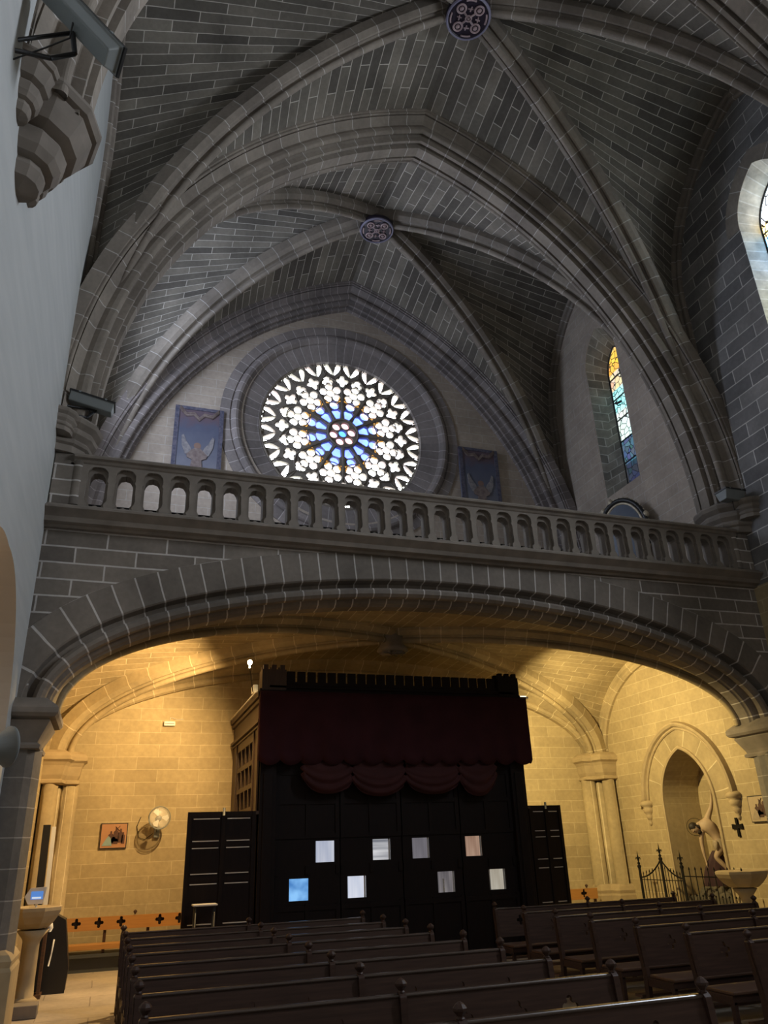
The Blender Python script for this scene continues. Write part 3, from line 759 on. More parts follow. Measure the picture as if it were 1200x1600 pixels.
# gilt oval mirror / frame standing in the gallery by the right wall
o = thing('oval_frame', 'ornate gilt-edged oval frame standing in the gallery below the stained window', 'framed mirror', (10.2, 12.9, 6.1))
c = Vector((10.35, 13.2, 8.02)); ux = Vector((.35, -.6, 0)).normalized(); uz = Vector((0, 0, 1)); un = ux.cross(uz)
E2 = lambda r1, r2, t_, d=0: c + ux * r1 * math.cos(t_) + uz * r2 * math.sin(t_) + un * d
m = MB(); m.tube([E2(.56, .80, 2 * PI * i / 40) for i in range(40)], .06, 8, closed=True); m.build('rim', M_black, o)
m = MB(); m.tube([E2(.48, .72, 2 * PI * i / 40) for i in range(40)], .03, 8, closed=True)
for i in range(36): m.lathe([(0, -.045), (.038, 0), (0, .045)], E2(.60, .85, 2 * PI * i / 36), 6)
m.build('gilt_beading', M_gold, o)
m = MB(); rows = [[E2(.46, .70, 2 * PI * i / 32, .01) for i in range(32)], [E2(.46, .70, 2 * PI * i / 32, -.01) for i in range(32)]]
m.grid(rows, closed=True); m.add(rows[0], [tuple(range(32))]); m.add(rows[1], [tuple(range(32))]); m.build('mirror_glass', M_mirror, o)
m = MB()
for a_ in (.35, 1.9, 2.3): m.lathe([(0, -.09), (.06, -.04), (.07, .02), (.03, .08), (0, .1)], E2(.60, .86, a_), 10)
m.build('knob', M_gold, o)
m = MB(); m.box(10.2, 10.5, 12.95, 13.45, 6.10, 7.10); m.build('stand', M_black, o)

# ------------------------------------------------------------------ vestibule
VX0, VX1, VY = 2.25, 7.10, 13.05
V = thing('entrance_vestibule', 'huge dark wooden entrance vestibule with crenellated top and small lit panes', 'vestibule', (4.7, 14.6, 0))
panes = [(3.37, 1.70), (4.34, 1.70), (5.04, 1.70), (6.02, 1.70), (2.94, 1.16), (3.90, 1.16), (5.47, 1.165), (6.42, 1.165)]
PH = .158
holes = [[(x - PH, z - PH), (x + PH, z - PH), (x + PH, z + PH), (x - PH, z + PH)] for x, z in panes]
toV = lambda u, v, d: (u, VY + d, v)
dx_edges = [VX0 + .28, 3.62, 4.70, 5.78, VX1 - .28]
m = MB(); m.plate([(VX0, 0), (VX1, 0), (VX1, 4.2), (VX0, 4.2)], [h_ for h_, p_ in []], toV, .16, .18) if False else None
for i in range(4):   # four door leaves
    a, b_ = dx_edges[i] + .01, dx_edges[i + 1] - .01
    hs = [h_ for h_ in holes if a < (h_[0][0] + h_[1][0]) / 2 < b_]
    d = MB(); d.plate([(a, .03), (b_, .03), (b_, 2.95), (a, 2.95)], hs, toV, .05, .11)
    cxm = (a + b_) / 2
    for xx in (a, cxm - .035, b_ - .07):
        for z0, z1 in ((.03, .95), (1.37, 1.50), (1.92, 2.95)):
            d.box(xx, xx + .07, VY + .03, VY + .05, z0, z1)
    for z in (.03, .86, 1.9, 2.42, 2.88):
        d.box(a, b_, VY + .032, VY + .05, z, z + .07)
    dl = d.build('door_leaf', M_booth, V)
paneM = []
for i, (x, z) in enumerate(panes):
    mm, nt, b = nm('lit_pane'); N = nt.nodes; L = nt.links
    tc = N.new('ShaderNodeTexCoord'); mp = N.new('ShaderNodeMapping')
    vert = [1, 0, 1, 1, 0, 1, 1, 1][i]
    mp.inputs['Scale'].default_value = (5, 1, .4) if vert else (.4, 1, 5)
    L.new(tc.outputs['Object'], mp.inputs[0])
    n = N.new('ShaderNodeTexNoise'); n.inputs['Scale'].default_value = 2.2; n.inputs['Detail'].default_value = 2
    if i == 4: mp.inputs['Scale'].default_value = (2, 2, 2)
    L.new(mp.outputs[0], n.inputs['Vector']); cr = N.new('ShaderNodeValToRGB'); L.new(n.outputs[0], cr.inputs[0])
    cols = [((.34, .38, .50), (.52, .54, .62)), ((.16, .17, .20), (.62, .62, .64)), ((.10, .095, .11), (.17, .16, .18)), ((.22, .12, .08), (.42, .28, .20)),
            ((.06, .22, .55), (.25, .55, .95)), ((.50, .55, .68), (.70, .72, .80)), ((.06, .055, .065), (.22, .20, .20)), ((.30, .26, .20), (.45, .42, .35))][i]
    cr.color_ramp.elements[0].color = (*cols[0], 1); cr.color_ramp.elements[1].color = (*cols[1], 1)
    cr.color_ramp.elements[0].position = .35; cr.color_ramp.elements[1].position = .65
    L.new(cr.outputs[0], b.inputs['Emission Color']); b.inputs['Emission Strength'].default_value = 1.0
    b.inputs['Base Color'].default_value = (.05, .05, .05, 1); b.inputs['Roughness'].default_value = .3
    m = MB(); m.prism([(-PH - .01, -PH - .01), (PH + .01, -PH - .01), (PH + .01, PH + .01), (-PH - .01, PH + .01)], 0, .012, lambda u, v, d: (u, d, v))
    pn = m.build('pane', mm, V, loc=(x, VY + .085, z)); pn.matrix_parent_inverse = Matrix.Translation(-V.location)
    if i in (1, 2, 3, 5, 6, 7):
        m = MB(); m.box(x + PH - .035, x + PH - .008, VY + .072, VY + .084, z - PH, z + PH)
        if i in (6, 7): m.box(x - .06 if i == 6 else x - PH, x - .035 if i == 6 else x - PH + .03, VY + .072, VY + .084, z - PH, z + (.05 if i == 6 else PH))
        m.build('pane_bead', M_edge, V)
# posts and upper panel
for xa, xb in ((VX0, VX0 + .28), (VX1 - .28, VX1)):
    m = MB(); m.box(xa, xb, VY - .04, VY + .24, 0, 4.2)
    m.box(xa + .06, xb - .06, VY - .06, VY - .04, .2, 2.9); bev(m.build('post', M_booth, V), .012)
m = MB(); m.box(VX0 + .28, VX1 - .28, VY + .02, VY + .14, 2.95, 4.2); m.build('upper_panel', M_booth, V)
m = MB(); m.box(VX0, VX1, VY - .04, YB, 4.14, 4.22); m.build('roof_board', M_booth, V)
# sides with glazed lattice
for x, s_, mt in ((VX0, -1, M_boothm), (VX1, 1, M_boothm)):
    toS = lambda u, v, d, x=x, s_=s_: (x + s_ * d, u, v)
    ys0, ys1, zs0, zs1, ncol, nrow = 13.75, 15.55, 2.40, 3.55, 4, 3
    hs = []
    for i in range(ncol):
        for j in range(nrow):
            a = ys0 + (ys1 - ys0) * i / ncol; c_ = zs0 + (zs1 - zs0) * j / nrow
            hs.append([(a + .04, c_ + .04), (a + (ys1 - ys0) / ncol - .04, c_ + .04), (a + (ys1 - ys0) / ncol - .04, c_ + (zs1 - zs0) / nrow - .04), (a + .04, c_ + (zs1 - zs0) / nrow - .04)])
    m = MB(); m.plate([(VY - .02, 0), (YB, 0), (YB, 4.2), (VY - .02, 4.2)], hs, toS, -.06, 0); sp_ = m.build('side_panel', mt, V)
    m = MB(); m.plate([(ys0 - .02, zs0 - .02), (ys1 + .02, zs0 - .02), (ys1 + .02, zs1 + .02), (ys0 - .02, zs1 + .02)], [], toS, -.05); m.build('lattice_glass', M_black, sp_)
    m = MB()
    for z, t_, d_ in ((4.14, .10, .07), (4.06, .06, .04), (3.72, .05, .06), (3.66, .03, .03), (2.28, .05, .04)):
        xa, xb = sorted((x, x + s_ * d_)); m.box(xa, xb, VY - .04, YB, z, z + t_)
    for y in (VY + .12, 13.62, 15.62): 
        xa, xb = sorted((x, x + s_ * .025)); m.box(xa, xb, y, y + .08, .1, 3.66)
    m.build('side_moulding', mt, V)
# crenellated cresting and corner turrets
cren = [(VX0 - .04, 4.20), (VX1 + .04, 4.20)]
top = []; n = 22; xx = VX1 - .02; st = (VX1 - VX0 + .04 - .9) / n
x_ = VX1 - .42; pts = [(VX1 - .42, 4.20), (VX1 - .42, 4.40)]
step = (VX1 - VX0 - .84) / 22
for i in range(22):
    a = x_ - step * i
    pts += [(a, 4.40), (a - step * .22, 4.40), (a - step * .22, 4.58), (a - step, 4.58)] if True else []
    pts.append((a - step, 4.40))
pts += [(VX0 + .42, 4.20)]
cl = []
for p_ in pts:
    if not cl or (abs(cl[-1][0] - p_[0]) + abs(cl[-1][1] - p_[1])) > 1e-6: cl.append(p_)
m = MB(); m.prism(cl, VY - .07, VY - .01, lambda u, v, d: (u, d, v)); m.build('cresting', M_booth, V)
m = MB(); m.box(VX0 - .05, VX1 + .05, VY - .09, VY + .03, 4.16, 4.28); m.box(VX0 + .1, VX1 - .1, VY - .1, VY - .02, 4.28, 4.34); bev(m.build('cornice', M_booth, V), .012)
m = MB(); m.box(VX0 - .10, VX1 + .16, VY + .05, YB - .1, 4.225, 4.25); m.build('roof_ledge', M_edge, V)
for xa in (VX0 - .02, VX1 - .40):
    m = MB(); m.box(xa, xa + .42, VY - .10, VY + .18, 4.25, 4.60)
    for i in range(3):
        m.box(xa + .02 + i * .145, xa + .10 + i * .145, VY - .10, VY - .02, 4.60, 4.68)
        m.box(xa + .02 + i * .145, xa + .10 + i * .145, VY + .10, VY + .18, 4.60, 4.68)
    m.build('turret', M_boothm if xa < 3 else M_booth, V)  # lighter wood on the left turret puts lamplight into its colour
# open side doors
def side_door(x0, x1, y, ang, label, zt=2.33):
    w = x1 - x0; hs_ = []
    d = MB(); cols_ = ((.06, w * .52 - .03), (w * .52 + .03, w - .06)); 
    fr = MB(); fr.box(0, w, -.025, .025, .03, zt)
    rails = [.03, .62, .80, 1.30, 1.46, 1.92, 2.06, zt - .06]
    o_ = fr.build('side_door', M_booth, V, loc=(x0, y, 0)); o_.matrix_parent_inverse = Matrix.Translation(-V.location); o_.rotation_euler.z = ang
    e = MB()
    for z in (.66, .76, 1.30, 1.44, 1.80, 1.90, 2.22):
        for a, b_ in cols_: e.box(a + .03, b_ - .03, -.034, -.025, z, z + .014)
    eo = e.build('panel_edge', M_edge, o_, loc=(0, 0, 0)); eo.matrix_parent_inverse = Matrix()
    e = MB()
    for a, b_ in ((.0, .06), (w * .52 - .03, w * .52 + .03), (w - .06, w)): e.box(a, b_, -.04, -.026, .03, zt)
    for z in (.03, .69, 1.33, 1.83, 2.25):
        e.box(.06, w - .06, -.033, -.026, z, z + .08)
    eo = e.build('stile', M_booth, o_, loc=(0, 0, 0)); eo.matrix_parent_inverse = Matrix()
    e = MB(); e.lathe([(.02, zt - .06), (.022, zt + .05), (.0, zt + .06)], (w * .52, -.045, 0), 8); eo = e.build('bolt', M_dkgrey, o_, loc=(0, 0, 0)); eo.matrix_parent_inverse = Matrix()
side_door(VX0 - 1.10, VX0 - .04, VY + .0, 0, '')
side_door(VX1 + .02, VX1 + .72, VY + .02, .12, '')

# red valance hung along the top of the vestibule
def valance():
    x0, x1, zt, zb = VX0 - .05, 7.22, 4.22, 3.10; Y = VY - .15
    nsc = 14; per = 14; pts = []
    N_ = nsc * per
    bottom = [(x0 + (x1 - x0) * i / N_, zb - .085 * abs(math.sin(PI * i / per)) ** .7) for i in range(N_ + 1)]
    rows = []; nz = 10
    for j in range(nz + 1):
        t_ = j / nz
        rows.append([(x, Y - .015 * math.sin(i * .45) * t_ - .02 * t_ * math.sin(i * .13 + 1), zt + (z - zt) * t_) for i, (x, z) in enumerate(bottom)])
    m = MB(); m.grid(rows, sm=True)
    side = [[(x1, Y + .30 * k / 6 + .01 * math.sin(k * 2) * j / nz, zt + (zb - zt) * j / nz - (.06 * abs(math.sin(PI * k / 3)) if j == nz else 0)) for k in range(7)] for j in range(nz + 1)]
    m.grid(side, sm=True)
    side = [[(x0, Y + .14 * k / 4, zt + (zb - zt) * j / nz) for k in range(5)] for j in range(nz + 1)]
    m.grid(side, sm=True)
    m.box(x0, x1, Y + .005, Y + .14, 4.16, 4.22)
    o = m.build('cloth_valance', M_red)
    s_ = o.modifiers.new('Solidify', 'SOLIDIFY'); s_.thickness = .012
    tag(o, 'wide maroon cloth valance with scalloped lower edge hung across the vestibule', 'valance')
valance()
def swag():
    # festoon curtain: plain cloth above, gathered swags along its lower third
    Y = VY - .10; m = MB(); B_ = [2.94, 3.80, 4.75, 5.76, 6.48]
    drops = [.55, .60, .58, .62]; NI, NJ = 36, 44
    for q in range(4):
        a, b_ = B_[q], B_[q + 1]; rows = []
        for j in range(NJ + 1):
            t_ = j / NJ; row = []
            for i in range(NI + 1):
                s_ = i / NI; u = 2 * s_ - 1; sag = (1 - u * u) ** .6
                pin = .38 if q not in (0, 3) else (.38 if (q == 0) == (s_ > .5) else .30)
                z = 3.12 - t_ * (pin + (drops[q] - pin) * sag)
                g = max(0, (t_ - .25) / .75) if q in (1, 2) else t_
                fold = (.022 * math.sin(g * 22 - sag * 5) * g + .05 * math.sin(PI * g) * sag + .035 * g)
                xx = a + (b_ - a) * s_ + (.03 * math.sin(t_ * 17) * (abs(u) ** 6)) * (1 if s_ > .5 else -1)
                row.append((xx, Y - fold, z))
            rows.append(row)
        m.grid(rows, sm=True)
    o = m.build('swag_curtain', M_red2); s_ = o.modifiers.new('Solidify', 'SOLIDIFY'); s_.thickness = .008
    tag(o, 'gathered maroon festoon curtain in swags below the scalloped valance', 'curtain')
swag()

# ------------------------------------------------------------------ pews
def quatre(cx, cz, s_=1.0):
    out = []
    for k in range(4):
        a0 = k * PI / 2
        ccx, ccz = cx + .040 * s_ * math.cos(a0), cz + .044 * s_ * math.sin(a0)
        for j in range(7):
            t_ = a0 + (-2.1 + 4.2 * j / 6)
            out.append((ccx + .0215 * s_ * math.cos(t_), ccz + .0235 * s_ * math.sin(t_)))
    return out
PW = 3.17
def make_pew():
    p = thing('pew', 'x', 'pew')
    tilt = .20
    P3 = lambda u, v, d: (u, (v - .85) * tilt + d, v)      # back leans away from the altar
    xc2 = PW / 2; cs = []
    for hc in (PW * .25, PW * .75):
        for dx in (-.385, 0, .385): cs.append(quatre(hc + dx, .70))
    m = MB(); m.plate([(0, .50), (PW, .50), (PW, .85), (0, .85)], cs, P3, -.014, .014)
    b = m.build('backrest', M_wood, p); 
    m = MB(); m.obox((PW / 2, .003, .852), (1, 0, 0), (0, 1, 0), (0, 0, 1), PW / 2, .026, .012)
    bev(m.build('top_rail', M_rail, p), .011, 3)
    m = MB(); m.box(.02, PW - .02, -.52, -.12, .405, .435); bev(m.build('seat', M_woods, p), .008)
    m = MB(); m.box(.04, PW - .04, -.51, -.47, .35, .405); m.box(.04, PW - .04, -.18, -.14, .35, .405); m.build('apron', M_wood, p)
    for x in (.03, PW / 2, PW - .03):
        m = MB()
        prof = [(-.07, .0), (-.02, .0), (-.03, .42), (.035, .85), (-.005, .88), (-.045, .85), (-.10, .42)]
        m.prism([(y, z) for y, z in prof], x - .022, x + .022, lambda u, v, d: (d, u, v))
        m.box(x - .022, x + .022, -.51, -.46, 0, .36); m.box(x - .018, x + .018, -.48, -.07, .10, .15); m.box(x - .02, x + .02, -.51, -.10, .33, .405)
        bev(m.build('support', M_wood, p), .006)
        m = MB(); m.lathe([(.020, .862), (.026, .872), (.018, .882), (.024, .890), (.040, .908), (.040, .920), (.024, .938), (.008, .948), (0, .95)], (x, -.002, 0), 8, sm=False); m.build('finial', M_wood, p)
    m = MB(); m.box(.05, PW - .05, .10, .22, .20, .225); m.build('kneeler', M_woods, p)
    for x in (.12, PW - .12):
        m = MB(); m.box(x - .02, x + .02, .06, .20, .0, .20); m.build('kneeler_foot', M_wood, p)
    return p
pew = make_pew()
ords = ['nearest the vestibule', 'second from the vestibule', 'third from the vestibule', 'fourth from the vestibule', 'fifth from the vestibule',
        'sixth from the vestibule', 'seventh from the vestibule', 'eighth from the vestibule', 'ninth from the vestibule', 'tenth from the vestibule']
first = True
YS = [11.22, 10.33, 9.50, 8.70, 7.83, 7.02, 6.20, 5.30, 4.37]
for side_, x0, nrow in (('left', .27, 9), ('right', 5.38, 8)):
    for k in range(nrow):
        c = pew if first else copy_tree(pew); first = False
        c.location = (x0, YS[k], 0)
        tag(c, 'dark wooden pew in the %s-hand block, row %s' % (side_, ords[k]), 'pew', 'pews of the %s block' % side_)

# low orange bench against the back wall, left
def wall_bench(x0, x1, y, label, name='wall_bench', n=4, crosses=None, step=True):
    o = thing(name, label, 'bench', ((x0 + x1) / 2, y, 0))
    m = MB(); m.plate([(x0, .585), (x1, .585), (x1, .79), (x0, .79)], [quatre(c_, .70, 1.25) for c_ in crosses], lambda u, v, d: (u, y + d, v), 0, .03); m.build('backrest', M_bench, o)
    m = MB(); m.box(x0 + .02, x1 - .02, y + .032, y + .045, .59, .78); m.build('cutout_shade_board', M_booth, o)  # dark board added to stand for shade in the gap behind the cut-outs
    m = MB(); m.box(x0, x1, y - .42, y - .02, .37, .40); m.box(x0, x1, y - .44, y - .40, .33, .41); bev(m.build('seat', M_bench, o), .006)
    for i in range(n):
        x = x0 + .05 + (x1 - x0 - .1) * i / (n - 1)
        m = MB(); m.box(x - .025, x + .025, y + .03, y + .07, .27, .78); m.box(x - .02, x + .02, y - .40, y, .27, .33); m.build('support', M_wood, o)
    m = MB(); m.lathe([(.018, .80), (.016, .815), (.034, .84), (.028, .86), (0, .875)], ((x0 + x1) / 2 + .12, y, 0), 10); m.build('finial', M_wood, o)
    if step:
        m = MB(); m.box(x0 + .02, x1, y - .36, y + .05, .0, .25); m.box(x0, x1, y - .45, y + .1, .22, .27); m.build('plinth', [M_dkgrey], o)
    return o
wall_bench(-.66, 1.60, 15.75, 'orange-brown bench with cross cut-outs against the yellow back wall', crosses=[-.37, .0, .365, 1.02, 1.36])
o = wall_bench(9.30, 10.05, 15.75, 'short orange-brown bench end beside the right corner column', n=2, crosses=[9.72], step=False)

# ------------------------------------------------------------------ fonts, stand items on the left
def font(x, y, label, r=.38, s_=1):
    o = thing('holy_water_font', label, 'font', (x, y, 0))
    m = MB(); m.lathe([(.06, .90), (r * .55, .92), (r * .75, .98), (r * .92, 1.06), (r, 1.12), (r, 1.16), (r * .93, 1.17), (r * .80, 1.15), (r * .5, 1.06), (0, 1.04)], (x, y, 0), 8, sm=False, a0=PI / 8, a1=2 * PI + PI / 8, cap=False); m.build('basin', M_carvw, o)
    m = MB(); m.lathe([(.11, .12), (.10, .3), (.10, .75), (.12, .80), (.20, .90)], (x, y, 0), 16); m.build('stem', M_carvw, o)
    m = MB(); m.lathe([(.20, 0), (.20, .05), (.15, .08), (.17, .11), (.12, .15)], (x, y, 0), 16); m.build('foot', M_carvw, o)
font(-.80, 12.05, 'stone holy water font beside the dark left pier', .34)
font(10.22, 11.55, 'stone holy water font beside the iron fence at right', .44)
o = thing('donation_terminal', 'small white arrow-shaped terminal with blue screen standing on the font', 'sign', (-.80, 11.98, 1.17))
m = MB(); m.tube([(-.80, 11.98, 1.15), (-.79, 11.98, 1.24)], .015, 8); m.build('stem', M_white, o)
m = MB(); m.prism([(-.72, 1.20), (-.69, 1.40), (-.89, 1.39), (-.95, 1.29), (-.90, 1.20)], 11.95, 11.98, lambda u, v, d: (u, d, v)); bev(m.build('housing', M_white, o), .006)
m = MB(); m.box(-.875, -.73, 11.944, 11.95, 1.255, 1.35); m.build('screen', emit('blue_screen', (.08, .22, .60), .8), o)
m = MB(); m.box(-.86, -.75, 11.940, 11.944, 1.265, 1.285); m.build('screen_text_band', emit('pale_screen_band', (.6, .75, .9), .7), o)
o = thing('tall_pole', 'tall black and white pole leaning beside the left column', 'pole', (-1.0, 14.6, 0))
m = MB(); m.obox((-.92, 14.2, 1.12), (1, 0, 0), (0, 1, 0), (-.02, 0, 1), .055, .05, 1.12); m.build('black_sleeve', M_black, o)
m = MB(); m.obox((-.82, 14.2, 1.35), (1, 0, 0), (0, 1, 0), (-.02, 0, 1), .03, .03, .86); m.build('pale_sleeve', M_white, o)
o = thing('black_case', 'tall black bag standing on the floor behind the font', 'bag', (-.52, 13.5, 0))
m = MB(); pr_ = [(-.34, 0), (.15, 0), (.17, .30), (.06, .92), (-.12, 1.02), (-.30, .90), (-.36, .4)]
m.prism([(-.52 + u, v) for u, v in pr_], 13.3, 13.65, lambda u, v, d: (u, d, v)); bev(m.build('body', M_black, o), .03, 3)
m = MB(); m.tube([(-.62, 13.28, .35), (-.60, 13.27, .5), (-.585, 13.28, .68)], .012, 6); m.build('handle', M_white, o)
m = MB(); m.lathe([(.02, 0), (.045, .05), (.03, .11), (0, .13)], (-.66, 13.27, .78), 8); m.build('badge', M_white, o)
o = thing('wooden_stand', 'low brown wooden stand with pale ledge beside the black bag', 'stand', (-.82, 13.1, 0))
m = MB(); m.box(-1.0, -.66, 12.95, 13.25, 0, .05); m.box(-.98, -.94, 13.0, 13.2, .05, .95); m.box(-.72, -.68, 13.0, 13.2, .05, .95); m.box(-1.0, -.66, 12.95, 13.25, .93, .97); m.build('frame', M_woods, o)
m = MB(); m.lathe([(.05, .05), (.05, .07), (.008, .08), (.008, .40), (.03, .44), (.035, .52), (0, .54)], (-.83, 13.08, 0), 10); m.build('candle_holder', M_edge, o)
o = thing('low_plinth', 'dark stone block on the floor at the foot of the left pier', 'block', (-.75, 11.6, 0))
m = MB(); m.box(-.92, -.60, 11.45, 11.75, 0, .14); bev(m.build('block', M_carv, o), .01)

# stool in front of the left side door
o = thing('stool', 'thin dark stool with pale seat before the open left door', 'stool', (1.45, 12.7, 0))
m = MB(); m.box(1.27, 1.62, 12.58, 12.85, 1.03, 1.055); bev(m.build('seat', M_edge, o), .008)
for x in (1.31, 1.58):
    for y in (12.62, 12.81):
        m = MB(); m.tube([(x, y, 0), (x, y, 1.03)], .014, 6); m.build('leg', M_black, o)
m = MB(); m.box(1.31, 1.58, 12.61, 12.63, .55, .57); m.box(1.31, 1.58, 12.61, 12.63, .72, .735); m.build('stretcher', M_black, o)

# ------------------------------------------------------------------ things on the yellow walls
M_pict = plain('station_orange_paint', (.42, .22, .12), .6, c2=(.37, .19, .10), nscale=4)
M_fig = plain('station_dark_figures', (.05, .03, .025), .6, c2=(.10, .04, .03), nscale=20)
M_blue = plain('station_blue_robe', (.25, .36, .38), .6, noise=.2)
def station(P_, nrm, label, s_=1, wide=.24):
    o = thing('station_picture', label, 'picture', P_(0, 0, 0))
    F = lambda u, v, d: P_(u * wide / .24, v, d)
    m = MB(); m.prism([(-.24, -.22), (.24, -.22), (.24, .22), (-.24, .22)], 0, .035, F); m.build('frame', M_black, o)
    m = MB(); m.prism([(-.225, -.205), (.225, -.205), (.225, .205), (-.225, .205)], .035, .04, F); m.build('painted_ground', M_pict if s_ else plain('station_buff_paint', (.42, .33, .22), .6, noise=.1), o)
    m = MB()
    for cx, cz, h_, w_ in ((-.05, -.02, .20, .05), (.04, .02, .24, .05), (.12, .0, .24, .045), (.17, -.04, .2, .03), (.0, -.08, .12, .08)):
        m.prism([(cx - w_, cz - h_ / 2), (cx + w_, cz - h_ / 2), (cx + w_ * .9, cz + h_ * .2), (cx + w_ * .35, cz + h_ * .3), (cx + w_ * .3, cz + h_ / 2), (cx - w_ * .3, cz + h_ / 2), (cx - w_ * .35, cz + h_ * .3), (cx - w_ * .9, cz + h_ * .2)], .04, .046, F)
    m.tube([F(.10, .08, .045), F(.02, .16, .045)], .006, 5); m.tube([F(.02, .08, .045), F(.10, .17, .045)], .006, 5)
    m.build('figures', M_fig, o)
    m = MB(); m.prism([(-.20, -.17), (-.02, -.17), (-.05, -.04), (-.09, .0), (-.13, -.05)], .04, .047, F); m.build('pale_robe', M_blue if s_ else M_loin, o)
station(lambda u, v, d: (.10 + u, YB - d, 2.10 + v), None, 'small orange painted station picture on the left part of the back wall')
station(lambda u, v, d: (XR - d, 11.52 - u, 2.13 + v), None, 'small framed station picture on the right wall beside the dark pier', 0)
# wall fan
o = thing('wall_fan', 'small round wall fan with clear guard on the yellow back wall', 'fan', (.85, YB, 2.2))
fc = Vector((.88, YB - .40, 2.38)); ax = Vector((.15, -1, .12)).normalized()
m = MB()
for rr, dd in ((.20, 0), (.196, .04), (.185, -.04)): 
    q = Vector((0, 0, 1)).rotation_difference(ax)
    m.tube([fc + ax * dd + q @ Vector((rr * math.cos(2 * PI * i / 32), rr * math.sin(2 * PI * i / 32), 0)) for i in range(32)], .006, 6, closed=True)
m.build('rim', M_ltgrey, o)
m = MB(); m.lathe([(0, .062), (.10, .056), (.165, .038), (.196, .0), (.165, -.04), (.07, -.065)], fc, 32, axis=ax, cap=False); m.build('guard', M_fanc, o)
m = MB()
for k in range(3):
    q = Vector((0, 0, 1)).rotation_difference(ax); a = k * 2.094
    pts = [fc + q @ Vector((r_ * math.cos(a + t_), r_ * math.sin(a + t_), .02 * t_)) for r_, t_ in ((.04, 0), (.15, -.25), (.175, .1), (.16, .5), (.05, .5))]
    m.add(pts, [(0, 1, 2, 3, 4)])
bl = m.build('blades', M_white, o); bl.modifiers.new('S', 'SOLIDIFY').thickness = .004
m = MB(); m.lathe([(0, -.2), (.05, -.18), (.055, -.05), (.04, -.02), (0, 0)], fc, 14, axis=ax)
m.tube([fc - ax * .12, fc - ax * .15 + Vector((0, .06, -.14)), (.86, YB - .06, 2.16)], .018, 8); m.box(.82, .92, YB - .07, YB, 2.05, 2.25); m.build('motor_and_arm', M_ltgrey, o)
m = MB(); m.tube([(.80, YB - .03, 2.12), (.66, YB - .02, 2.02), (.55, YB - .02, 2.06), (.50, YB - .02, 2.25), (.56, YB - .02, 2.42)], .006, 6); m.build('cable', M_iron, o)
# emergency light
o = thing('emergency_light', 'small white emergency light high on the yellow back wall', 'light fitting', (.95, YB, 4.15))
m = MB(); m.box(.84, 1.06, YB - .07, YB, 4.11, 4.20); bev(m.build('housing', M_white, o), .012); m = MB(); m.box(.86, 1.04, YB - .076, YB - .07, 4.15, 4.158); m.build('seam', M_dkgrey, o)
m = MB(); m.tube([(.95, YB - .01, 4.20), (.96, YB - .01, 4.28), (1.02, YB - .01, 4.27), (1.10, YB - .01, 4.24), (1.22, YB - .01, 4.25)], .005, 5); m.build('cable', M_white, o)
# cross on right wall
o = MB(); o.prism([(-.028, -.17), (.028, -.17), (.022, -.03), (.13, -.045), (.13, .045), (.025, .03), (.03, .15), (-.03, .15), (-.025, .03), (-.13, .045), (-.13, -.045), (-.022, -.03)], 0, .03, lambda u, v, d: (XR - d, 12.16 - u, 1.86 + v))
tag(bev(o.build('wall_cross', M_iron), .006), 'small dark cross fixed to the right wall below the hood corbel', 'cross')

# niche: recess, hood mould, corbels
m = MB()
o_ = len(NICHE); NB_ = [(13.38 + (y - 13.38) * .96, z) for y, z in NICHE]
m.grid([[toR(u, v, 0) for u, v in NICHE] + [toR(*NICHE[0], 0)], [toR(u, v, .85) for u, v in NB_] + [toR(*NB_[0], .85)]], [[(0, i * .2) for i in range(o_ + 1)], [(.85, i * .2) for i in range(o_ + 1)]])
m.plate(NB_, [], toR, .85)
struct(m.build('wall_right_niche', M_wall))
def arcpath(half, zs, rise, x=XR, c=13.38, n=16, z0=None):
    P_ = [Vector((x, u, v)) for u, v in pointed(c, half, zs if z0 is None else z0, zs, rise, n)]
    return P_
m = MB(); sweep(m, arcpath(.74, 2.35, 1.02, z0=.5), [(0.02, 0), (-.03, .0), (-.045, .03), (-.03, .06), (0, .07)], (1, 0, 0), lambda p: Vector((0, p.y - 13.38, max(.05, p.z - 2.2)))); struct(m.build(trim_name(), M_carvw))
m = MB(); sweep(m, arcpath(1.22, 2.35, 1.40), [(0, 0), (-.03, .0), (-.05, .02), (-.04, .05), (-.09, .07), (-.12, .11), (-.10, .15), (0, .17)], (1, 0, 0), lambda p: Vector((0, p.y - 13.38, max(.05, p.z - 2.2)))); struct(m.build(trim_name(), M_carvw))
m = MB(); sweep(m, arcpath(.82, 2.35, 1.09), [(0, 0), (-.008, .0), (-.008, .39), (0, .39)], (1, 0, 0), lambda p: Vector((0, p.y - 13.38, max(.05, p.z - 2.2)))); struct(m.build(trim_name(), M_rib2))
for y, lb in ((13.38 + 1.30, 'far'), (13.38 - 1.30, 'near')):
    o = MB(); o.lathe([(.0, -.42), (.035, -.40), (.05, -.35), (.03, -.32), (.06, -.29), (.09, -.22), (.07, -.20), (.11, -.16), (.13, -.08), (.10, -.06), (.15, -.03), (.17, .02), (.15, .05), (.10, .08)], (XR, y, 2.38), 14)
    tag(o.build('hood_corbel', M_carvw), 'small turned stone corbel ending the niche hood, %s' % ('on the side of the corner column' if lb == 'far' else 'on the side of the wall cross'), 'corbel')

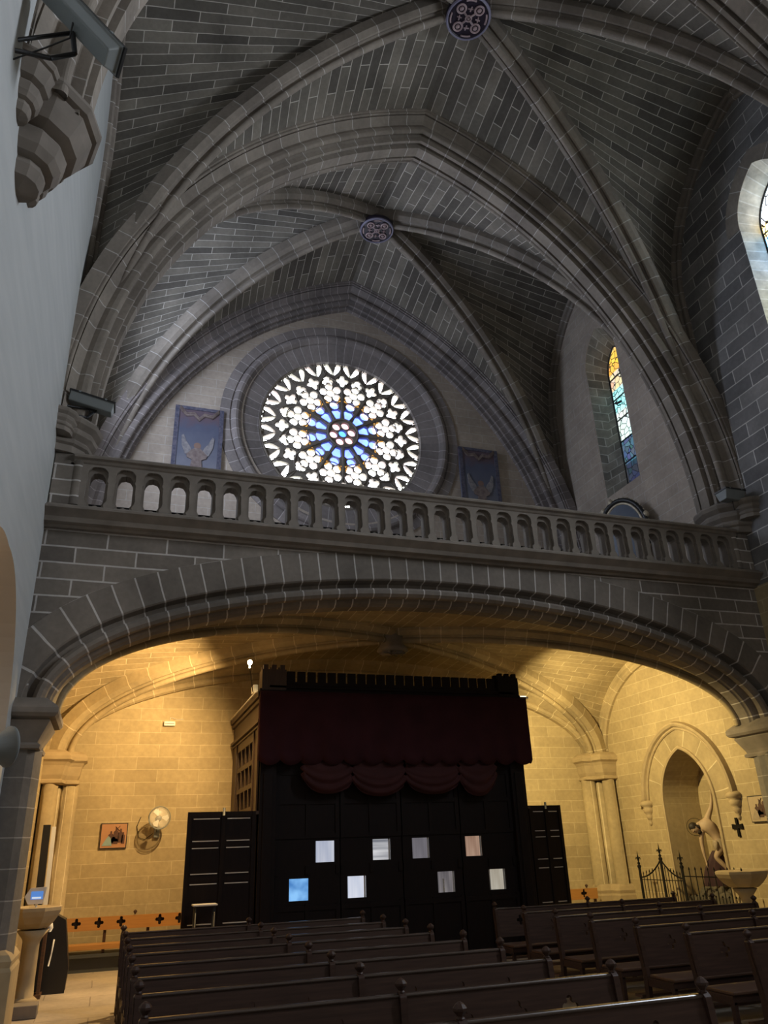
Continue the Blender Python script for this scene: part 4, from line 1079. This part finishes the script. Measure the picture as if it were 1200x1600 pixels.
# ------------------------------------------------------------------ statue in the niche
def skin(name, joints, edges, mat, parent, sub=2):
    me = bpy.data.meshes.new(name); me.from_pydata([j[0] for j in joints], edges, []); me.materials.append(mat)
    o = bpy.data.objects.new(name, me); COL.objects.link(o); o.parent = parent; o.matrix_parent_inverse = Matrix.Translation(-parent.location)
    md = o.modifiers.new('Skin', 'SKIN'); md.use_smooth_shade = True
    for i, j in enumerate(joints): me.skin_vertices[0].data[i].radius = (j[1], j[2] if len(j) > 2 else j[1])
    me.skin_vertices[0].data[0].use_root = True
    sb_ = o.modifiers.new('Sub', 'SUBSURF'); sb_.levels = sub; sb_.render_levels = sub
    return o
ST = thing('crucified_figure_statue', 'carved near-naked figure leaning down with one arm raised, inside the arched niche', 'statue', (11.15, 13.2, .6))
J = [((11.26, 13.16, 1.60), .105), ((11.24, 13.17, 1.72), .085, .10), ((11.18, 13.21, 1.86), .125, .15), ((11.10, 13.27, 1.95), .10, .12), ((11.02, 13.33, 1.95), .048), ((10.96, 13.37, 1.91), .045),
     ((11.13, 13.22, 2.02), .070), ((11.18, 13.19, 2.13), .055), ((11.22, 13.16, 2.22), .045), ((11.25, 13.14, 2.34), .032), ((11.26, 13.13, 2.44), .021),
     ((11.06, 13.32, 1.84), .060), ((11.03, 13.36, 1.72), .046), ((11.02, 13.37, 1.58), .040), ((11.02, 13.36, 1.42), .034), ((11.03, 13.35, 1.28), .020),
     ((11.24, 13.10, 1.50), .088), ((11.13, 13.18, 1.34), .060), ((11.22, 13.10, 1.20), .045), ((11.27, 13.06, 1.10), .028), ((11.20, 13.04, 1.06), .022),
     ((11.30, 13.22, 1.48), .088), ((11.26, 13.30, 1.20), .058), ((11.28, 13.32, .95), .040), ((11.22, 13.36, .80), .028), ((11.14, 13.36, .78), .02)]
Ed = [(0, 1), (1, 2), (2, 3), (3, 4), (4, 5), (3, 6), (6, 7), (7, 8), (8, 9), (9, 10), (3, 11), (11, 12), (12, 13), (13, 14), (14, 15), (0, 16), (16, 17), (17, 18), (18, 19), (19, 20), (0, 21), (21, 22), (22, 23), (23, 24), (24, 25)]
# fingers and thumb, raised hand (fixed) and lowered hand
def fingers(root, base, dirv, sidev, curl, L_=.075):
    d = Vector(dirv).normalized(); s_ = Vector(sidev).normalized(); c = Vector(curl).normalized()
    pi = len(J); J.append((tuple(Vector(base) + d * .035), .026, .014)); Ed.append((root, pi))
    for k, (off, ln) in enumerate(((-.024, .85), (-.008, 1.0), (.009, .95), (.024, .78))):
        b_ = Vector(base) + d * .06 + s_ * off; i0 = len(J)
        J.append((tuple(b_), .0085)); J.append((tuple(b_ + d * L_ * .45 * ln + c * .008), .008)); J.append((tuple(b_ + d * L_ * .8 * ln + c * .03), .007))
        Ed.extend([(pi, i0), (i0, i0 + 1), (i0 + 1, i0 + 2)])
    i0 = len(J); b_ = Vector(base) + d * .02 - s_ * .03
    J.append((tuple(b_), .009)); J.append((tuple(b_ - s_ * .018 + d * .03 + c * .01), .008)); Ed.extend([(pi, i0), (i0, i0 + 1)])
fingers(10, (11.265, 13.125, 2.46), (.05, -.05, 1), (.6, .77, 0), (-.6, .4, 0))
fingers(15, (11.03, 13.35, 1.26), (.02, .0, -1), (.6, .77, 0), (.5, .4, 0))
skin('body', J, Ed, M_skin, ST)
# head with brow, nose, beard, ears
hc = Vector((10.93, 13.38, 1.865)); fd = Vector((-.35, -.25, -.75)).normalized(); fu = Vector((-.55, .25, .2)); fu = (fu - fd * fu.dot(fd)).normalized(); fr_ = fd.cross(fu)
m = MB()
def ell(m, c, a, b_, r1, r2, r3, n=14, k=10):
    rows = []; c_ = a.cross(b_)
    for i in range(k + 1):
        ph = -PI / 2 + PI * i / k; rows.append([c + a * r1 * math.cos(ph) * math.cos(t_) + b_ * r2 * math.cos(ph) * math.sin(t_) + c_ * r3 * math.sin(ph) for t_ in [2 * PI * j / n for j in range(n)]])
    m.grid(rows, sm=True, closed=True)
ell(m, hc, fd, fr_, .082, .066, .098)
ell(m, hc + fd * .082 + fu * -.005, fd, fr_, .018, .010, .022, 8, 6)
ell(m, hc + fr_ * .066, fd, fr_, .014, .008, .02, 8, 6); ell(m, hc - fr_ * .066, fd, fr_, .014, .008, .02, 8, 6)
ell(m, hc + fd * .070 + fu * .03, fd, fr_, .016, .045, .008, 10, 6); ell(m, hc + fd * .074 - fu * .045, fd, fr_, .012, .022, .007, 8, 6)
m.build('head', M_skin, ST)
m = MB(); ell(m, hc - fd * .025 + fu * .028, fd, fr_, .090, .080, .092); ell(m, hc - fd * .03 - fu * .06 + fr_ * .045, fd, fr_, .04, .035, .09); ell(m, hc - fd * .03 - fu * .06 - fr_ * .045, fd, fr_, .04, .035, .09)
m.build('hair', M_hair, ST)
m = MB(); ell(m, hc + fd * .045 - fu * .085, fd, fr_, .045, .045, .05); m.build('beard', M_hair, ST)
for sg in (-1, 1):
    pass
m = MB(); ell(m, hc + fd * .076 + fu * .015 + fr_ * .026, fd, fr_, .008, .010, .006, 8, 6); ell(m, hc + fd * .076 + fu * .015 - fr_ * .026, fd, fr_, .008, .010, .006, 8, 6); m.build('eyes', M_hair, ST)
m = MB(); q = Vector((0, 0, 1)).rotation_difference(Vector((-.64, -.77, .0)))
m.tube([hc + Vector((.05, .04, .03)) + q @ Vector((.16 * math.cos(2 * PI * i / 30), .16 * math.sin(2 * PI * i / 30), 0)) for i in range(30)], .004, 5, closed=True); m.build('halo', M_iron, ST)
m = MB(); m.lathe([(.115, -.10), (.128, -.03), (.12, .04), (.105, .09)], (11.26, 13.16, 1.58), 20, cap=False); m.tube([(11.17, 13.12, 1.62), (11.12, 13.10, 1.55), (11.14, 13.10, 1.46)], [.035, .045, .015], 8); ell(m, Vector((11.15, 13.12, 1.60)), Vector((1, 0, 0)), Vector((0, 1, 0)), .05, .05, .04, 8, 6)
m.build('loincloth', M_loin, ST)
m = MB(); rows = []
for j in range(16):
    t_ = j / 15; z = 1.46 - .62 * t_; w = .06 + .17 * math.sin(min(1, t_ * 1.2) * PI * .5)
    cx, cy = 11.20 - .06 * t_, 13.22 + .03 * t_
    rows.append([(cx + .768 * w * math.cos(a_) * (1 + .14 * math.sin(a_ * 9)) , cy - .64 * w * math.cos(a_) * (1 + .14 * math.sin(a_ * 9)) + .06 * math.sin(a_), z) for a_ in [2 * PI * i / 60 for i in range(60)]])
m.grid(rows, sm=True, closed=True); m.add(rows[0], [tuple(range(60))]); m.build('dark_drape', M_robe, ST)
m = MB()
for i in range(22):
    rr = random.uniform(.08, .2); cx = random.uniform(10.98, 11.45); cy = random.uniform(12.9, 13.7); cz = .62 + random.uniform(0, .12)
    m.lathe([(rr, -.12), (rr * .95, .02), (rr * .6, .08), (0, .12)], (cx, cy, cz), 6, sm=False, a0=i, a1=i + 2 * PI)
m.box(10.95, 11.6, 12.75, 14.0, .5, .66); m.build('rock_base', M_rock, ST)
# cross beam post behind the figure
m = MB(); m.box(11.42, 11.50, 13.0, 13.10, .6, 2.6); m.build('cross_beam', M_booth, ST)

# ------------------------------------------------------------------ iron fence
FX = 10.42
F_ = thing('iron_fence', 'low black wrought-iron fence with spiked posts before the statue niche', 'fence', (FX, 13, 0))
def bar(x, y, z1, r, name='bar', z0=0.): 
    m = MB(); m.tube([(x, y, z0), (x, y, z1)], r, 6); m.lathe([(r, 0), (r * 1.7, .012), (r * 1.2, .03), (0, .06)], (x, y, z1), 6); return m.build(name, M_iron, F_)
for y, z in ((14.66, 1.23), (13.93, 1.37), (13.33, 1.23)):
    m = MB(); m.tube([(FX, y, 0), (FX, y, z)], .026, 8); m.lathe([(.03, -.06), (.04, -.03), (.028, 0)], (FX, y, z), 8); po = m.build('post', M_iron, F_)
    m = MB(); m.lathe([(.015, 0), (.032, .03), (.012, .06), (.020, .12), (.010, .18), (.0, .27)], (FX, y, z), 8)
    for s_ in (-1, 1): m.tube([(FX, y, z + .07), (FX, y + s_ * .035, z + .13), (FX, y + s_ * .065, z + .135), (FX, y + s_ * .08, z + .10)], [.014, .013, .010, .005], 6)
    m.build('spike', M_iron, po)
for sg, ya, yb_ in ((1, 13.93, 14.66), (-1, 13.93, 13.33)):
    m = MB(); m.tube([(FX, ya + (yb_ - ya) * t_, 1.34 - .34 * math.sin(t_ * PI / 2) ** .8) for t_ in [i / 10 for i in range(11)]], .014, 6); m.build('scroll', M_iron, F_)
    for i in range(1, 7): bar(FX, ya + (yb_ - ya) * i / 7, 1.18 - .02 * i, .008)
m = MB(); m.tube([(FX, 14.66, .25), (FX, 11.7, .25)], .012, 6); m.tube([(FX, 13.33, 1.04), (FX, 11.7, 1.04)], .010, 6); m.tube([(FX, 14.66, .96), (FX, 13.33, .96)], .008, 6); m.build('rail', M_iron, F_)
for i in range(9): bar(FX, 13.13 - i * .17, 1.15, .010)
for i in range(9):
    m = MB(); y = 13.21 - i * .17
    m.tube([(FX, y, 0), (FX, y, .70)], .008, 6); m.lathe([(0, 0), (.02, .02), (.0, .05)], (FX, y, .70), 6); m.build('short_bar', M_iron, F_)
m = MB()
for i in range(6): m.tube([(FX + .10 * math.cos(i), 12.8 + (i % 3 - 1) * .03, 0), (FX + .10 * math.cos(i), 14.1, .0)], .004, 4) if False else None

# ------------------------------------------------------------------ floodlights
def flood(c, lx, ly, lz, w, h, d, label, arm):
    o = thing('floodlight', label, 'floodlight', c)
    c = Vector(c)
    m = MB()
    ax, ay, az = Vector(lx).normalized(), Vector(ly).normalized(), Vector(lz).normalized()
    # tapered box: wide front frame, narrower back
    pts = []
    for (sx_, sz_, yy) in [(1, 1, d / 2), (1, .62, -d / 2)]:
        for a_, b_ in ((-1, -1), (1, -1), (1, 1), (-1, 1)): pts.append(c + ax * a_ * w / 2 * sx_ + az * b_ * h / 2 * sz_ + ay * yy)
    m.add(pts, [(0, 1, 2, 3), (4, 5, 6, 7), (0, 1, 5, 4), (1, 2, 6, 5), (2, 3, 7, 6), (3, 0, 4, 7)])
    bev(m.build('housing', M_ltgrey, o), .012)
    m = MB(); m.obox(c + ay * (d / 2 + .012), ax, ay, az, w / 2 * 1.06, .014, h / 2 * 1.08); m.build('front_frame', M_black, o)
    m = MB()
    for t_ in (-.3, .3): m.obox(c + ay * (d / 2 + .02) + ax * w * t_, ax, ay, az, .015, .012, h / 2 * 1.12)
    m.build('clip', M_ltgrey, o)
    m = MB(); a = [Vector(p) for p in arm]
    for k in range(len(a) - 1): m.tube([a[k], a[k + 1]], .02, 6)
    m.tube([a[0] + Vector((0, 0, .12)), a[-1]], .018, 6)
    m.build('bracket', M_black, o)
    m = MB(); b_ = a[0] + Vector((0, .03, .25)); m.tube([c - ay * d / 2, c - ay * d / 2 + Vector((0, 0, -.18)), (a[0] + c) / 2 + Vector((0, 0, -.12)), a[0] + Vector((0, 0, -.1))], .007, 5); m.build('cable', M_black, o)
flood((-.84, 4.35, 7.66), (.68, 0, -.73), (.62, .45, .62), (-.2, .85, -.3), .80, .22, .14, 'large grey floodlight on a bracket above the tiered corbel at upper left', [(XL, 4.42, 7.28), (-1.0, 4.40, 7.27), (-.84, 4.38, 7.36), (-.88, 4.36, 7.56)])
flood((-.86, 10.30, 7.78), (1, .0, -.22), (.2, 0, .95), (0, 1, 0), .62, .26, .13, 'grey floodlight bracketed above the left end of the balustrade', [(XL, 10.3, 7.60), (-.9, 10.3, 7.56), (-.78, 10.3, 7.70)])
flood((10.52, 10.15, 7.55), (1, .1, .05), (-.05, 0, 1), (0, 1, 0), .50, .30, .18, 'dark floodlight bracketed on the right wall above the balustrade end', [(XR, 10.2, 7.35), (10.7, 10.2, 7.32), (10.6, 10.2, 7.45)])
# speaker at the left edge
o = thing('wall_speaker', 'grey-green horn loudspeaker cut by the left edge of the picture beside the pier', 'loudspeaker', (-1.0, 7.0, 2.5))
m = MB(); ax_ = Vector((.55, .35, .12)).normalized(); m.lathe([(.03, -.34), (.06, -.30), (.10, -.1), (.17, .02), (.185, .03), (.18, .045), (.05, .02), (0, .02)], (-.86, 6.95, 2.55), 24, axis=ax_, sx=.8, sy=1.0); m.build('horn', M_ltgrey, o)
m = MB(); m.tube([(XL, 6.85, 2.45), (-1.02, 6.88, 2.48)], .03, 8); m.build('bracket', M_black, o)

# lamps on top of the vestibule
def bulb(p, label, r, e, col):
    o = thing('vestibule_lamp', label, 'lamp', p)
    m = MB(); m.lathe([(0, -r), (r * .7, -r * .7), (r, 0), (r * .7, r * .7), (0, r)], p, 16); m.build('bulb', emit('lamp_glow', col, e), o)
    m = MB(); m.lathe([(.02, -r - .06), (.022, -r - .01), (.015, -r)], p, 10); m.tube([(p[0], p[1], p[2] - r - .05), (p[0] + .1, p[1] + .2, 4.26)], .008, 6); m.build('holder', M_black, o)
WARM = (1.0, .66, .28)
bulb((2.02, 13.02, 4.72), 'small bright warm lamp on the left top corner of the vestibule', .045, 45, (1, .80, .45))
o = thing('vestibule_spotlight', 'low white floodlight lying on the right end of the vestibule roof', 'lamp', (7.35, 13.3, 4.3))
m = MB(); m.box(7.12, 7.40, 13.1, 13.4, 4.25, 4.29); bev(m.build('housing', M_white, o), .01)
m = MB(); m.box(7.15, 7.37, 13.13, 13.37, 4.29, 4.30); m.build('lens', emit('flood_lens', (1, .86, .55), 6), o)
o = thing('adhesive_card', 'small white box leaning on the vestibule top by the lamp', 'box', (2.2, 13.6, 4.26))
m = MB(); m.obox((2.19, 13.45, 4.34), (0, 1, 0), (1, 0, .0), (0, .2, 1), .12, .04, .07); bev(m.build('box', M_white, o), .008)

# ------------------------------------------------------------------ lights
def light(kind, name, loc, energy, color, **kw):
    l = bpy.data.lights.new(name, kind); l.energy = energy; l.color = color
    for k, v in kw.items():
        if hasattr(l, k): setattr(l, k, v)
    o = bpy.data.objects.new(name, l); COL.objects.link(o); o.location = loc; return o
def aim(o, t): o.rotation_euler = (Vector(t) - o.location).to_track_quat('-Z', 'Y').to_euler()
def spot(name, loc, tgt, e, col, size=150, blend=.6, r=.05):
    o = light('SPOT', name, loc, e, col, shadow_soft_size=r, spot_size=R_(size), spot_blend=blend); aim(o, tgt); return o
spot('lamp_left', (1.98, 12.95, 4.78), (-1.6, 14.9, 2.1), 1200, WARM, 140, .6)
spot('lamp_right', (7.42, 13.25, 4.42), (11.6, 14.6, 2.1), 900, (1, .76, .33), 140, .6)
light('POINT', 'recess_fill_light', (-1.75, 7.2, 3.2), 14, (1, .86, .70), shadow_soft_size=.1)  # unseen light added to brighten the side recess

w = bpy.data.worlds.new('World'); S.world = w; w.use_nodes = True
w.node_tree.nodes['Background'].inputs[0].default_value = (.95, .90, .82, 1)
w.node_tree.nodes['Background'].inputs[1].default_value = .22

# ------------------------------------------------------------------ camera
cam = bpy.data.cameras.new('camera'); co = bpy.data.objects.new('camera', cam); COL.objects.link(co)
cam.sensor_fit = 'VERTICAL'; cam.sensor_height = 32.0; cam.lens = 1184 * 32.0 / 1600
Mx = [[0.94790358, 0.09955269, 0.30260215], [-0.31675718, 0.39540035, 0.86216208], [-0.03381844, -0.91309793, 0.40633543]]
R = Matrix([[Mx[i][0], -Mx[i][1], -Mx[i][2]] for i in range(3)]).to_4x4()
co.matrix_world = Matrix.Translation((0, 0, 1.7)) @ R
cam.clip_start = .05; cam.clip_end = 200
S.camera = co
S.view_settings.view_transform = 'Standard'; S.view_settings.look = 'None'; S.view_settings.gamma = 1
S.view_settings.use_curve_mapping = False; S.view_settings.exposure = 0
try:
    S.cycles.use_denoising = True
    S.cycles.max_bounces = 6; S.cycles.diffuse_bounces = 4; S.cycles.sample_clamp_indirect = 6
except Exception: pass
